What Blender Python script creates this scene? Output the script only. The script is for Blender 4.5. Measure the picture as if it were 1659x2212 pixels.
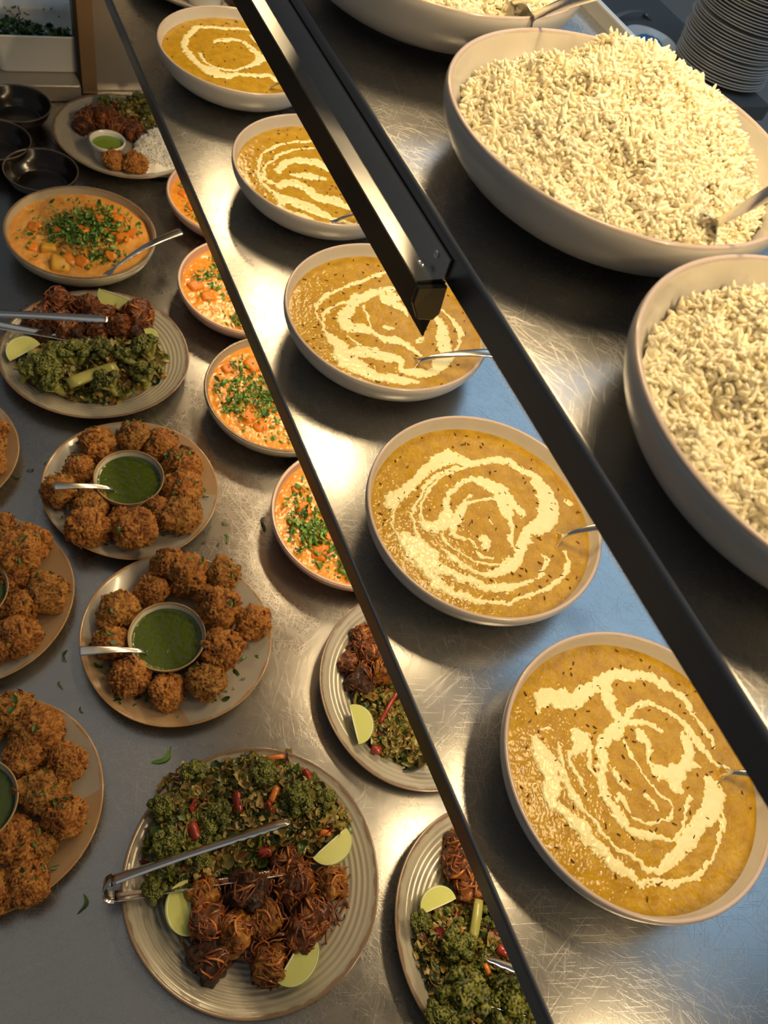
import bpy, math
import numpy as np
from mathutils import Matrix, Vector

# ------------------------------------------------------------------ camera, world, light, exposure
for o in list(bpy.data.objects):
    bpy.data.objects.remove(o)
scene = bpy.context.scene
C = scene.collection
PI = math.pi
CAM_Z = 2.055
COUNTER, SHELF_A, SHELF_B = 0.900, 1.300, 1.7195          # top surfaces
FPX, CX, CY = 1709.72, 829.5, 1106.0
CM = np.array([[0.89865502, -0.20142961, 0.38967329],
               [-0.37751725, -0.8075229, 0.45319696],
               [0.22338282, -0.55437611, -0.80172766]])      # columns: image right, image down, forward

cam_d = bpy.data.cameras.new('camera')
cam = bpy.data.objects.new('camera', cam_d)
C.objects.link(cam)
mw = Matrix.Identity(4)
for i in range(3):
    mw[i][0] = CM[i, 0]; mw[i][1] = -CM[i, 1]; mw[i][2] = -CM[i, 2]
mw[2][3] = CAM_Z
cam.matrix_world = mw
cam_d.sensor_fit = 'VERTICAL'
cam_d.sensor_height = 36.0
cam_d.lens = FPX / 2212 * 36.0
cam_d.clip_start = 0.02
cam_d.clip_end = 60
cam_d.dof.use_dof = True
cam_d.dof.focus_distance = 0.86
cam_d.dof.aperture_fstop = 10.0
scene.camera = cam

world = bpy.data.worlds.new('room_air')
scene.world = world
world.use_nodes = True
bg = world.node_tree.nodes['Background']
bg.inputs['Color'].default_value = (0.64, 0.69, 0.74, 1)
bg.inputs['Strength'].default_value = 0.11

scene.view_settings.view_transform = 'Standard'
scene.view_settings.look = 'None'
scene.view_settings.gamma = 1
scene.view_settings.use_curve_mapping = False
scene.view_settings.exposure = 0.0

LAMP_W = (0.98, 0.93, 1.42)        # per warm lamp tube: under the middle, upper and top shelf
LAMP_COL = (1.0, 0.73, 0.39)
LAMP_X = 0.50
LAMP_Y = (-0.28, 0.10, 0.46, 0.80, 1.14, 1.46)


def area_light(name, loc, rot, sx, sy, power, col, parent=None):
    l = bpy.data.lights.new(name, 'AREA')
    l.shape = 'RECTANGLE'; l.size = sx; l.size_y = sy; l.energy = power; l.color = col
    o = bpy.data.objects.new(name, l)
    C.objects.link(o); o.location = loc; o.rotation_euler = rot
    if parent: o.parent = parent
    return o


# daylight from the long roof window beyond the pass
day = area_light('roof_window_daylight', (2.15, 1.4, 3.34), (0, 0, 0), 1.3, 3.8, 23.0, (0.45, 0.72, 1.0))
day.rotation_euler = (0, math.radians(22), 0)


# added fill light: unseen panel over the pass to brighten the steel
area_light('overhead_fill_light', (-0.15, 1.15, 3.30), (0, 0, 0), 2.2, 3.0, 4.2, (1.0, 0.95, 0.88))


# ------------------------------------------------------------------ pixel helpers (image is 1659 x 2212)
def ray(px, py):
    return CM @ np.array([(px - CX) / FPX, (py - CY) / FPX, 1.0])


def W(px, py, z):
    r = ray(px, py)
    s = (z - CAM_Z) / r[2]
    return Vector((r[0] * s, r[1] * s, z))


def ppm(px, py, z):
    """pixels per metre at that point"""
    r = ray(px, py)
    return FPX / ((z - CAM_Z) / r[2])


# ------------------------------------------------------------------ noise
def _hash(ix, iy, iz, seed):
    h = (ix * 374761393 + iy * 668265263 + iz * 2147483647 * 3 + seed * 974711) & 0xffffffff
    h = ((h ^ (h >> 13)) * 1274126177) & 0xffffffff
    h = (h ^ (h >> 16)) & 0xffffffff
    return h.astype(np.float64) / 2147483648.0 - 1.0


def vnoise(p, seed=0):
    p = np.asarray(p, float)
    i = np.floor(p).astype(np.int64); f = p - i
    u = f * f * f * (f * (f * 6 - 15) + 10)
    r = 0
    for dx in (0, 1):
        wx = u[:, 0] if dx else 1 - u[:, 0]
        for dy in (0, 1):
            wy = u[:, 1] if dy else 1 - u[:, 1]
            for dz in (0, 1):
                wz = u[:, 2] if dz else 1 - u[:, 2]
                r = r + wx * wy * wz * _hash(i[:, 0] + dx, i[:, 1] + dy, i[:, 2] + dz, seed)
    return r


def fbm(p, oct=4, seed=0, gain=0.5):
    p = np.asarray(p, float); a = 1.0; s = 0; t = 0
    for o in range(oct):
        s = s + a * vnoise(p, seed + o * 17); t += a
        p = p * 2.03 + 11.3; a *= gain
    return s / t


# ------------------------------------------------------------------ mesh helpers
def mesh_np(name, v, f, smooth=True, cols=None):
    """v (n,3) array, f list/array of faces (equal-length array or list of tuples)"""
    m = bpy.data.meshes.new(name)
    if isinstance(f, np.ndarray):
        k = f.shape[1]; nf = len(f)
        m.vertices.add(len(v)); m.vertices.foreach_set('co', np.asarray(v, np.float32).ravel())
        m.loops.add(nf * k); m.loops.foreach_set('vertex_index', f.astype(np.int32).ravel())
        m.polygons.add(nf)
        m.polygons.foreach_set('loop_start', np.arange(0, nf * k, k, dtype=np.int32))
        m.update(calc_edges=True); m.validate()
    else:
        m.from_pydata([tuple(map(float, q)) for q in v], [], [tuple(map(int, q)) for q in f])
        m.update()
    if smooth:
        m.polygons.foreach_set('use_smooth', np.ones(len(m.polygons), dtype=bool))
    if cols is not None:
        a = m.color_attributes.new('tint', 'FLOAT_COLOR', 'POINT')
        c = np.ones((len(v), 4), np.float32); c[:, :3] = cols
        a.data.foreach_set('color', c.ravel())
    return m


def obj(name, mesh, mat=None, parent=None, loc=None, rot=None, scale=None):
    o = bpy.data.objects.new(name, mesh)
    C.objects.link(o)
    if mat is not None and mesh is not None and not mesh.materials:
        mesh.materials.append(mat)
    if loc is not None: o.location = loc
    if rot is not None: o.rotation_euler = rot
    if scale is not None: o.scale = scale if hasattr(scale, '__len__') else (scale,) * 3
    if parent is not None: o.parent = parent
    return o


def tag(o, label, cat, group=None, kind=None):
    o['label'] = label
    o['category'] = cat
    if group: o['group'] = group
    if kind: o['kind'] = kind
    return o


def thing(name, label, cat, loc=(0, 0, 0), rotz=0, group=None):
    o = bpy.data.objects.new(name, None)
    C.objects.link(o); o.empty_display_size = 0.02
    o.location = loc; o.rotation_euler = (0, 0, rotz)
    return tag(o, label, cat, group)


def struct(o, label=None):
    o['kind'] = 'structure'
    if label: o['label'] = label
    return o


def catmull(pts, k=6):
    pts = np.asarray(pts, float); out = []
    n = len(pts)
    for i in range(n - 1):
        p0 = pts[max(i - 1, 0)]; p1 = pts[i]; p2 = pts[i + 1]; p3 = pts[min(i + 2, n - 1)]
        for j in range(k):
            t = j / k
            out.append(0.5 * ((2 * p1) + (-p0 + p2) * t + (2 * p0 - 5 * p1 + 4 * p2 - p3) * t * t + (-p0 + 3 * p1 - 3 * p2 + p3) * t ** 3))
    out.append(pts[-1])
    return np.array(out)


def lathe(name, prof, seg=96, warp=None, smooth_prof=0, zwarp=None):
    prof = np.asarray(prof, float)
    if smooth_prof: prof = catmull(prof, smooth_prof)
    th = np.linspace(0, 2 * PI, seg, endpoint=False)
    rf = np.ones(seg) if warp is None else warp(th)
    zf = np.zeros(seg) if zwarp is None else zwarp(th)
    V = []; n = len(prof)
    rmax = prof[:, 0].max()
    for r, z in prof:
        k = r / rmax
        V.append(np.c_[r * (1 + (rf - 1) * k) * np.cos(th), r * (1 + (rf - 1) * k) * np.sin(th), z + zf * k * k * (1 if z > 0.004 else 0)])
    V = np.concatenate(V)
    a = np.arange(seg); b = (a + 1) % seg
    F = [np.c_[i * seg + a, i * seg + b, (i + 1) * seg + b, (i + 1) * seg + a] for i in range(n - 1)]
    return mesh_np(name, V, np.concatenate(F))


def tube_vf(path, rad, sides=6, flat=1.0, closed_ends=True, up=(0, 0, 1)):
    path = np.asarray(path, float); n = len(path)
    rad = np.broadcast_to(np.asarray(rad, float), (n,))
    t = np.gradient(path, axis=0); t /= np.linalg.norm(t, axis=1)[:, None] + 1e-12
    u = np.cross(t, np.asarray(up, float)); bad = np.linalg.norm(u, axis=1) < 1e-3
    u[bad] = np.cross(t[bad], [1.0, 0.1, 0.0])
    u /= np.linalg.norm(u, axis=1)[:, None]; w = np.cross(u, t)
    th = np.linspace(0, 2 * PI, sides, endpoint=False)
    V = path[:, None, :] + rad[:, None, None] * (np.cos(th)[None, :, None] * u[:, None, :] + flat * np.sin(th)[None, :, None] * w[:, None, :])
    V = V.reshape(-1, 3)
    F = []
    for i in range(n - 1):
        for j in range(sides):
            k = (j + 1) % sides
            F.append((i * sides + j, i * sides + k, (i + 1) * sides + k, (i + 1) * sides + j))
    if closed_ends:
        F.append(tuple(range(sides - 1, -1, -1))); F.append(tuple((n - 1) * sides + j for j in range(sides)))
    return V, F


class MB:
    def __init__(s): s.v = []; s.f = []; s.n = 0; s.c = []
    def add(s, v, f, col=None):
        v = np.asarray(v, float)
        s.v.append(v); s.f += [tuple(int(i) + s.n for i in q) for q in f]; s.n += len(v)
        s.c.append(np.broadcast_to(np.asarray(col if col is not None else (1, 1, 1), float), (len(v), 3)))
    def box(s, x0, x1, y0, y1, z0, z1):
        v = [(x, y, z) for x in (x0, x1) for y in (y0, y1) for z in (z0, z1)]
        s.add(v, [(0, 1, 3, 2), (4, 6, 7, 5), (0, 4, 5, 1), (2, 3, 7, 6), (0, 2, 6, 4), (1, 5, 7, 3)])
    def build(s, name, smooth=True, cols=False):
        return mesh_np(name, np.concatenate(s.v), s.f, smooth, np.concatenate(s.c) if cols else None)


def extrude_y(name, section, y0, y1, smooth=False):
    """closed section [(x,z)...] extruded along y"""
    n = len(section)
    v = [(x, y0, z) for x, z in section] + [(x, y1, z) for x, z in section]
    f = [(i, (i + 1) % n, n + (i + 1) % n, n + i) for i in range(n)]
    f += [tuple(range(n - 1, -1, -1)), tuple(range(n, 2 * n))]
    m = mesh_np(name, np.array(v), f, smooth)
    return m


def bevel(o, w=0.002, seg=2):
    b = o.modifiers.new('bevel', 'BEVEL'); b.width = w; b.segments = seg; b.limit_method = 'ANGLE'; b.angle_limit = 0.6
    return o


_ico = {}
def ico(sub):
    if sub not in _ico:
        import bmesh
        bm = bmesh.new(); bmesh.ops.create_icosphere(bm, subdivisions=sub, radius=1.0)
        v = np.array([q.co[:] for q in bm.verts]); f = np.array([[q.index for q in p.verts] for p in bm.faces]); bm.free()
        _ico[sub] = (v, f)
    return _ico[sub][0].copy(), _ico[sub][1].copy()


def clip_tris(V, T, S):
    """keep the part of triangles T where scalar S>0; returns new V,T,S (vertices interpolated)"""
    pos = S[T] > 0; cnt = pos.sum(1)
    keep = T[cnt == 3]; newV = [V]; newS = [S]; base = len(V); out = [keep]
    for c in (1, 2):
        q = T[cnt == c]; pq = pos[cnt == c]
        if not len(q): continue
        lone = np.argmax(pq, 1) if c == 1 else np.argmin(pq, 1)
        r = np.arange(len(q)); a = q[r, lone]; b = q[r, (lone + 1) % 3]; d = q[r, (lone + 2) % 3]
        def cut(i, j):
            t = (S[i] / (S[i] - S[j]))[:, None]
            return V[i] * (1 - t) + V[j] * t
        ab = base + r; ad = base + len(q) + r
        newV += [cut(a, b), cut(a, d)]; newS += [np.zeros(len(q)), np.zeros(len(q))]; base += 2 * len(q)
        if c == 1: out.append(np.c_[a, ab, ad])
        else: out += [np.c_[ab, b, d], np.c_[ab, d, ad]]
    V = np.concatenate(newV); S = np.concatenate(newS); T = np.concatenate(out)
    u, inv = np.unique(T, return_inverse=True)
    return V[u], inv.reshape(T.shape), S[u]


def disc_grid(r, n):
    x = np.linspace(-r * 1.02, r * 1.02, n); X, Y = np.meshgrid(x, x)
    V = np.c_[X.ravel(), Y.ravel(), np.zeros(n * n)]
    i = np.arange(n - 1); I, J = np.meshgrid(i, i); a = (J * n + I).ravel()
    T = np.concatenate([np.c_[a, a + 1, a + n + 1], np.c_[a, a + n + 1, a + n]])
    V, T, S = clip_tris(V, T, r - np.linalg.norm(V[:, :2], axis=1))
    return V, T


# ------------------------------------------------------------------ materials
class NT:
    def __init__(s, name):
        s.m = bpy.data.materials.new(name); s.m.use_nodes = True
        s.t = s.m.node_tree; s.b = s.t.nodes['Principled BSDF']
        s.co = None
    def n(s, kind, **k):
        x = s.t.nodes.new(kind)
        for a, b in k.items():
            if a in x.inputs.keys() if hasattr(x.inputs, 'keys') else False: x.inputs[a].default_value = b
            else: setattr(x, a, b)
        return x
    def l(s, a, b): s.t.links.new(a, b)
    def obj(s):
        if s.co is None: s.co = s.t.nodes.new('ShaderNodeTexCoord').outputs['Object']
        return s.co
    def map(s, scale=(1, 1, 1), rot=(0, 0, 0), loc=(0, 0, 0)):
        m = s.t.nodes.new('ShaderNodeMapping'); s.l(s.obj(), m.inputs[0])
        m.inputs['Scale'].default_value = scale; m.inputs['Rotation'].default_value = rot; m.inputs['Location'].default_value = loc
        return m.outputs[0]
    def rotmap(s, scale, ang, loc=(0, 0, 0)):
        a = s.map((1, 1, 1), (0, 0, ang)); m = s.t.nodes.new('ShaderNodeMapping'); s.l(a, m.inputs[0])
        m.inputs['Scale'].default_value = scale; m.inputs['Location'].default_value = loc
        return m.outputs[0]
    def noise(s, scale, detail=4, rough=0.55, vec=None, dist=0.0):
        x = s.t.nodes.new('ShaderNodeTexNoise'); x.inputs['Scale'].default_value = scale
        x.inputs['Detail'].default_value = detail; x.inputs['Roughness'].default_value = rough; x.inputs['Distortion'].default_value = dist
        s.l(vec if vec is not None else s.obj(), x.inputs['Vector'])
        return x.outputs['Fac']
    def voro(s, scale, feature='F1', vec=None):
        x = s.t.nodes.new('ShaderNodeTexVoronoi'); x.feature = feature; x.inputs['Scale'].default_value = scale
        s.l(vec if vec is not None else s.obj(), x.inputs['Vector'])
        return x.outputs['Distance']
    def ramp(s, fac, stops):
        x = s.t.nodes.new('ShaderNodeValToRGB'); e = x.color_ramp.elements
        while len(e) < len(stops): e.new(0.5)
        for i, (p, c) in enumerate(stops):
            e[i].position = p; e[i].color = (*c, 1) if len(c) == 3 else c
        s.l(fac, x.inputs[0]); return x.outputs[0]
    def mix(s, fac, a, b, mode='MIX'):
        x = s.t.nodes.new('ShaderNodeMix'); x.data_type = 'RGBA'; x.blend_type = mode
        for sock, val in ((x.inputs[0], fac), (x.inputs[6], a), (x.inputs[7], b)):
            if hasattr(val, 'node'): s.l(val, sock)
            elif isinstance(val, (int, float)): sock.default_value = val
            else: sock.default_value = (*val, 1)
        return x.outputs[2]
    def math(s, op, a, b=0.0, clamp=False):
        x = s.t.nodes.new('ShaderNodeMath'); x.operation = op; x.use_clamp = clamp
        for sock, val in ((x.inputs[0], a), (x.inputs[1], b)):
            if hasattr(val, 'node'): s.l(val, sock)
            else: sock.default_value = val
        return x.outputs[0]
    def sep(s, axis, vec=None):
        x = s.t.nodes.new('ShaderNodeSeparateXYZ'); s.l(vec if vec is not None else s.obj(), x.inputs[0]); return x.outputs[axis]
    def bump(s, h, strength=0.3, dist=0.001):
        x = s.t.nodes.new('ShaderNodeBump'); x.inputs['Strength'].default_value = strength; x.inputs['Distance'].default_value = dist
        s.l(h, x.inputs['Height'])
        prev = s.b.inputs['Normal'].links
        if prev: s.l(prev[0].from_socket, x.inputs['Normal'])
        s.l(x.outputs[0], s.b.inputs['Normal'])
    def set(s, **k):
        names = dict(col='Base Color', rough='Roughness', metal='Metallic', sss='Subsurface Weight', spec='Specular IOR Level', coat='Coat Weight', trans='Transmission Weight', coatr='Coat Roughness', aniso='Anisotropic')
        for a, v in k.items():
            sock = s.b.inputs[names[a]]
            if hasattr(v, 'node'): s.l(v, sock)
            elif isinstance(v, tuple): sock.default_value = (*v, 1)
            else: sock.default_value = v
        return s
    def sssr(s, r, scale=0.004):
        s.b.inputs['Subsurface Radius'].default_value = r; s.b.inputs['Subsurface Scale'].default_value = scale
        return s


def steel(name, col=(0.40, 0.395, 0.385), rough=0.27, scratch=1.0, grain=(3, 260, 3), metal=1.0):
    t = NT(name)
    g = t.noise(1.0, 3, 0.6, t.map(grain))
    total = None
    for ang, sc, fr, th in ((0.35, 22, 700, 0.645), (1.25, 16, 850, 0.65), (2.2, 26, 760, 0.645), (2.75, 12, 600, 0.66), (0.8, 34, 900, 0.64), (1.75, 18, 560, 0.66)):
        ln = t.noise(1.0, 1.0, 0.5, t.rotmap((sc, fr, sc), ang, (ang * 7, 0, 0)), 0.0)
        ln = t.ramp(ln, [(th, (0, 0, 0)), (th + 0.05, (1, 1, 1))])
        total = ln if total is None else t.math('ADD', total, ln)
    patch = t.ramp(t.noise(6, 3), [(0.2, (0.55,) * 3), (0.8, (1,) * 3)])
    total = t.math('MULTIPLY', total, patch)
    sm = t.noise(7, 5, 0.6)
    r = t.math('ADD', t.math('MULTIPLY', sm, 0.14), rough - 0.07)
    r = t.math('ADD', r, t.math('MULTIPLY', total, 0.06 * scratch))
    c = t.mix(t.math('MULTIPLY', g, 0.35), col, tuple(x * 0.72 for x in col))
    t.set(col=c, metal=metal, rough=r)
    h = t.math('ADD', t.math('MULTIPLY', g, 0.25), t.math('MULTIPLY', total, 0.8 * scratch))
    t.bump(h, 0.12, 0.0004)
    return t.m


M_STEEL = steel('brushed_steel')
M_STEEL_SHADED = steel('shaded_steel_edge', (0.26, 0.26, 0.26), 0.34, 0.3, (260, 3, 260))  # darker steel: the shade of the unlit front lips is in the colour
M_STEEL_PANEL = steel('steel_panel', (0.50, 0.45, 0.38), 0.30, 0.4, (200, 3, 3), 0.45)
t = NT('cutlery_steel').set(col=(0.80, 0.79, 0.77), metal=1.0, rough=0.20); t.bump(t.noise(90, 3), 0.06, 0.001); M_CUT = t.m
t = NT('black_plastic').set(col=(0.022, 0.019, 0.013), rough=0.35); t.bump(t.noise(200, 2), 0.05, 0.0005); M_BLACK = t.m


def stoneware(name, base, rim, rim_z, rim_w=0.004, rough=0.28, speck=None, mottle=0.12, out=None, rim_noise=60):
    t = NT(name)
    n = t.noise(22, 4)
    c = t.mix(n, tuple(x * (1 - mottle) for x in base), tuple(min(1, x * (1 + mottle)) for x in base))
    if speck:
        d = t.voro(260); k = t.ramp(d, [(0.10, (1, 1, 1)), (0.17, (0, 0, 0))])
        k = t.math('MULTIPLY', k, t.ramp(t.noise(120, 2), [(0.5, (0,) * 3), (0.58, (1,) * 3)]))
        c = t.mix(t.math('MULTIPLY', k, 0.7), c, speck)
    z = t.sep(2)
    e = t.math('MULTIPLY', t.math('SUBTRACT', t.noise(rim_noise, 3), 0.5), rim_w * 1.6)
    k = t.math('DIVIDE', t.math('SUBTRACT', t.math('ADD', z, e), rim_z - rim_w), rim_w * 0.5, True)
    c = t.mix(k, c, rim)
    t.set(col=c, rough=rough, coat=0.35, coatr=0.12)
    t.bump(t.noise(60, 3), 0.05, 0.001)
    return t.m


M_BOWL = stoneware('cream_stoneware', (0.60, 0.57, 0.52), (0.50, 0.40, 0.34), 0.0604, 0.0026, 0.30, rim_noise=35)
M_PINKBOWL = stoneware('pink_stoneware', (0.60, 0.38, 0.31), (0.62, 0.47, 0.38), 0.0552, 0.003, 0.28)
M_GREYBOWL = stoneware('grey_stoneware', (0.42, 0.39, 0.31), (0.24, 0.16, 0.10), 0.0552, 0.0026, 0.25)
M_RIB = stoneware('ribbed_grey_glaze', (0.40, 0.37, 0.30), (0.22, 0.15, 0.10), 0.0288, 0.0022, 0.22)
M_RAMEKIN = stoneware('speckled_ramekin_glaze', (0.60, 0.58, 0.52), (0.36, 0.24, 0.12), 0.0485, 0.003, 0.24, speck=(0.16, 0.10, 0.05))
M_WHITE = stoneware('white_porcelain', (0.76, 0.75, 0.71), (0.78, 0.77, 0.73), 9, 0.003, 0.18)
t = stoneware('stack_porcelain', (0.76, 0.78, 0.78), (0.76, 0.78, 0.78), 9, 0.003, 0.22); M_STACK = t
M_DARK = stoneware('dark_brown_glaze', (0.012, 0.009, 0.007), (0.10, 0.075, 0.05), 0.0605, 0.003, 0.22)


def twotone(name, ang):
    """grey glaze with a tan dipped side and a brown rim"""
    t = NT(name)
    v = t.map((1, 1, 1), (0, 0, ang))
    x = t.sep(0, v); y = t.sep(1, v)
    d = t.math('ADD', x, t.math('MULTIPLY', t.math('MULTIPLY', y, y), -2.2))
    d = t.math('ADD', d, t.math('MULTIPLY', t.math('SUBTRACT', t.noise(9, 2), 0.5), 0.03))
    k = t.math('DIVIDE', t.math('SUBTRACT', d, 0.062), 0.003, True)
    n = t.noise(18, 4)
    a = t.mix(n, (0.42, 0.39, 0.34), (0.50, 0.47, 0.42))
    b = t.mix(n, (0.42, 0.28, 0.16), (0.50, 0.35, 0.21))
    c = t.mix(k, a, b)
    z = t.sep(2)
    e = t.math('MULTIPLY', t.math('SUBTRACT', t.noise(60, 3), 0.5), 0.004)
    kr = t.math('DIVIDE', t.math('SUBTRACT', t.math('ADD', z, e), 0.0245), 0.0012, True)
    c = t.mix(kr, c, (0.40, 0.24, 0.11))
    t.set(col=c, rough=0.20, coat=0.4, coatr=0.08)
    t.bump(t.noise(40, 3), 0.04, 0.001)
    return t.m


M_TWO = [twotone('dipped_glaze_a', 2.2), twotone('dipped_glaze_b', 1.9)]

t = NT('dal')
n1 = t.noise(60, 5, 0.6); n2 = t.noise(330, 3, 0.6); n3 = t.noise(14, 3)
c = t.ramp(n1, [(0.28, (0.33, 0.17, 0.006)), (0.50, (0.43, 0.245, 0.010)), (0.72, (0.52, 0.32, 0.022))])
c = t.mix(t.ramp(n2, [(0.58, (0, 0, 0)), (0.72, (0.55,) * 3)]), c, (0.62, 0.42, 0.08))
c = t.mix(t.ramp(n3, [(0.42, (0, 0, 0)), (0.7, (0.35,) * 3)]), c, (0.40, 0.21, 0.022))
t.set(col=c, rough=0.2, spec=0.32)
t.bump(t.noise(300, 4, 0.6), 0.16, 0.0010); M_DAL = t.m
t = NT('cream'); t.set(col=t.mix(t.noise(120, 4), (0.76, 0.66, 0.30), (0.88, 0.80, 0.46)), rough=0.28, sss=0.15)
t.sssr((0.9, 0.7, 0.4), 0.002); t.bump(t.noise(200, 3), 0.25, 0.0008); M_CREAM = t.m
t = NT('cumin_seed').set(col=(0.13, 0.045, 0.012), rough=0.4); M_SEED = t.m
t = NT('rice')
t.set(col=t.mix(t.noise(40, 3), (0.90, 0.79, 0.53), (0.95, 0.87, 0.64)), rough=0.42, sss=0.3); t.sssr((0.9, 0.8, 0.6), 0.004); t.bump(t.noise(420, 2), 0.25, 0.0015); M_RICE = t.m
t = NT('rice_white')
t.set(col=t.mix(t.noise(60, 3), (0.80, 0.76, 0.66), (0.90, 0.88, 0.80)), rough=0.45, sss=0.2); t.sssr((0.9, 0.8, 0.6), 0.002); M_RICEW = t.m


def fried(name, c0, c1, c2, rough=0.5, coat=0.15):
    t = NT(name)
    a = t.t.nodes.new('ShaderNodeAttribute'); a.attribute_name = 'tint'
    f = t.math('ADD', t.math('MULTIPLY', t.noise(1.6, 5, 0.65), 0.6), t.math('MULTIPLY', a.outputs['Fac'], 0.45))
    c = t.ramp(f, [(0.30, c0), (0.50, c1), (0.68, c2)])
    c = t.mix(t.ramp(t.noise(7, 3), [(0.60, (0, 0, 0)), (0.72, (0.5,) * 3)]), c, tuple(min(1, x * 1.5) for x in c2))
    t.set(col=c, rough=rough, coat=coat, coatr=0.3)
    t.bump(t.noise(9, 5, 0.7), 0.6, 0.06)
    return t.m


M_BHAJI = [fried('fried_batter', (0.17, 0.045, 0.007), (0.50, 0.175, 0.026), (0.70, 0.33, 0.07)),
           fried('fried_batter_pale', (0.20, 0.065, 0.010), (0.50, 0.21, 0.035), (0.68, 0.36, 0.085))]
M_STICKY = fried('sticky_roast', (0.065, 0.016, 0.004), (0.24, 0.065, 0.013), (0.44, 0.15, 0.026), 0.32, 0.5)
M_STICKY_DARK = fried('charred_roast', (0.022, 0.009, 0.004), (0.075, 0.024, 0.009), (0.15, 0.05, 0.016), 0.4, 0.3)
M_SQUASH_GLAZED = fried('glazed_squash', (0.14, 0.04, 0.006), (0.36, 0.12, 0.012), (0.62, 0.28, 0.03), 0.34, 0.4)
t = NT('sticky_shred')
a = t.n('ShaderNodeAttribute', attribute_name='tint')
t.set(col=a.outputs['Color'], rough=0.32, coat=0.4, coatr=0.2); M_SHRED = t.m
t = NT('chopped_greens')
a = t.n('ShaderNodeAttribute', attribute_name='tint')
cc = t.mix(t.math('MULTIPLY', t.noise(160, 3), 0.35), a.outputs['Color'], (0.02, 0.02, 0.005))
t.set(col=cc, rough=0.38, coat=0.25, coatr=0.25); M_LEAF = t.m
t = NT('herb')
t.set(col=t.mix(t.noise(120, 3), (0.035, 0.12, 0.012), (0.11, 0.26, 0.03)), rough=0.45); M_HERB = t.m
t = NT('herb_dark')
t.set(col=t.mix(t.noise(120, 3), (0.015, 0.045, 0.008), (0.05, 0.12, 0.018)), rough=0.45); M_HERBD = t.m
t = NT('chutney')
t.set(col=t.mix(t.noise(230, 4, 0.7), (0.036, 0.062, 0.003), (0.085, 0.120, 0.008)), rough=0.12, spec=0.5)
t.bump(t.noise(150, 3), 0.15, 0.0006); M_CHUT = t.m
t = NT('pale_chutney')
t.set(col=t.mix(t.noise(200, 3), (0.16, 0.26, 0.02), (0.22, 0.33, 0.035)), rough=0.12); M_CHUTP = t.m
t = NT('coconut_curry')
c = t.ramp(t.noise(30, 5, 0.6), [(0.3, (0.62, 0.25, 0.035)), (0.52, (0.74, 0.36, 0.08)), (0.74, (0.80, 0.48, 0.16))])
c = t.mix(t.ramp(t.voro(300), [(0.16, (0.5,) * 3), (0.26, (0,) * 3)]), c, (0.52, 0.17, 0.02))
t.set(col=c, rough=0.2); t.bump(t.noise(180, 4), 0.3, 0.001); M_CURRY = t.m
t = NT('orange_curry')
c = t.ramp(t.noise(34, 5, 0.6), [(0.3, (0.66, 0.22, 0.016)), (0.52, (0.75, 0.30, 0.030)), (0.72, (0.80, 0.44, 0.10))])
c = t.mix(t.ramp(t.voro(330), [(0.14, (0.6,) * 3), (0.25, (0,) * 3)]), c, (0.82, 0.52, 0.18))
t.set(col=c, rough=0.22); t.bump(t.noise(200, 4), 0.35, 0.001); M_CURRYO = t.m
t = NT('squash')
t.set(col=t.mix(t.noise(60, 3), (0.66, 0.17, 0.008), (0.80, 0.29, 0.025)), rough=0.25, sss=0.15); t.sssr((1, 0.5, 0.1), 0.003); t.bump(t.noise(120, 3), 0.2, 0.001); M_SQUASH = t.m
t = NT('yellow_squash')
t.set(col=t.mix(t.noise(60, 3), (0.66, 0.33, 0.03), (0.74, 0.44, 0.06)), rough=0.25); t.bump(t.noise(120, 3), 0.2, 0.001); M_YELLOW = t.m
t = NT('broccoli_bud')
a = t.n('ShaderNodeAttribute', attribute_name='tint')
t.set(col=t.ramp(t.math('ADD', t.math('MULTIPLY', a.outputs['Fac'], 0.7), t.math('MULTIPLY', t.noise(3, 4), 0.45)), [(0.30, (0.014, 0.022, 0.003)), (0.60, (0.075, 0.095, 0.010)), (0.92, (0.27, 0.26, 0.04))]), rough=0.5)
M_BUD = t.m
t = NT('broccoli_stem')
t.set(col=t.mix(t.noise(2.5, 4), (0.22, 0.25, 0.045), (0.46, 0.42, 0.13)), rough=0.36, coat=0.3); t.bump(t.noise(9, 3), 0.2, 0.05); M_STEM = t.m
t = NT('chard_red'); t.set(col=t.mix(t.noise(120, 3, vec=t.map((1, 6, 1))), (0.16, 0.010, 0.010), (0.40, 0.06, 0.03)), rough=0.28, coat=0.3); M_CHARD = t.m
t = NT('carrot'); t.set(col=t.mix(t.noise(90, 3), (0.50, 0.12, 0.015), (0.66, 0.22, 0.03)), rough=0.3, coat=0.3); M_CARROT = t.m
t = NT('lime_flesh')
w = t.noise(1.0, 3, 0.5, t.map((60, 320, 320)))
c = t.ramp(w, [(0.34, (0.52, 0.58, 0.11)), (0.55, (0.68, 0.73, 0.24)), (0.75, (0.80, 0.84, 0.42))])
t.set(col=c, rough=0.2, sss=0.2, coat=0.4); t.sssr((0.6, 0.8, 0.2), 0.004); t.bump(w, 0.35, 0.0015); M_FLESH = t.m
t = NT('lime_pith').set(col=(0.78, 0.78, 0.58), rough=0.45); M_PITH = t.m
t = NT('lime_rind'); t.set(col=t.mix(t.noise(70, 3), (0.20, 0.32, 0.03), (0.42, 0.50, 0.08)), rough=0.3, coat=0.3); t.bump(t.voro(500), 0.2, 0.0006); M_RIND = t.m
t = NT('milky_plastic').set(col=(0.80, 0.83, 0.84), rough=0.3); t.bump(t.noise(30, 3), 0.05, 0.002); M_TUB = t.m
t = NT('blue_cloth'); t.set(col=t.mix(t.noise(30, 3), (0.03, 0.17, 0.42), (0.06, 0.28, 0.58)), rough=0.7); t.bump(t.noise(300, 2), 0.3, 0.001); M_BLUE = t.m
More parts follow.
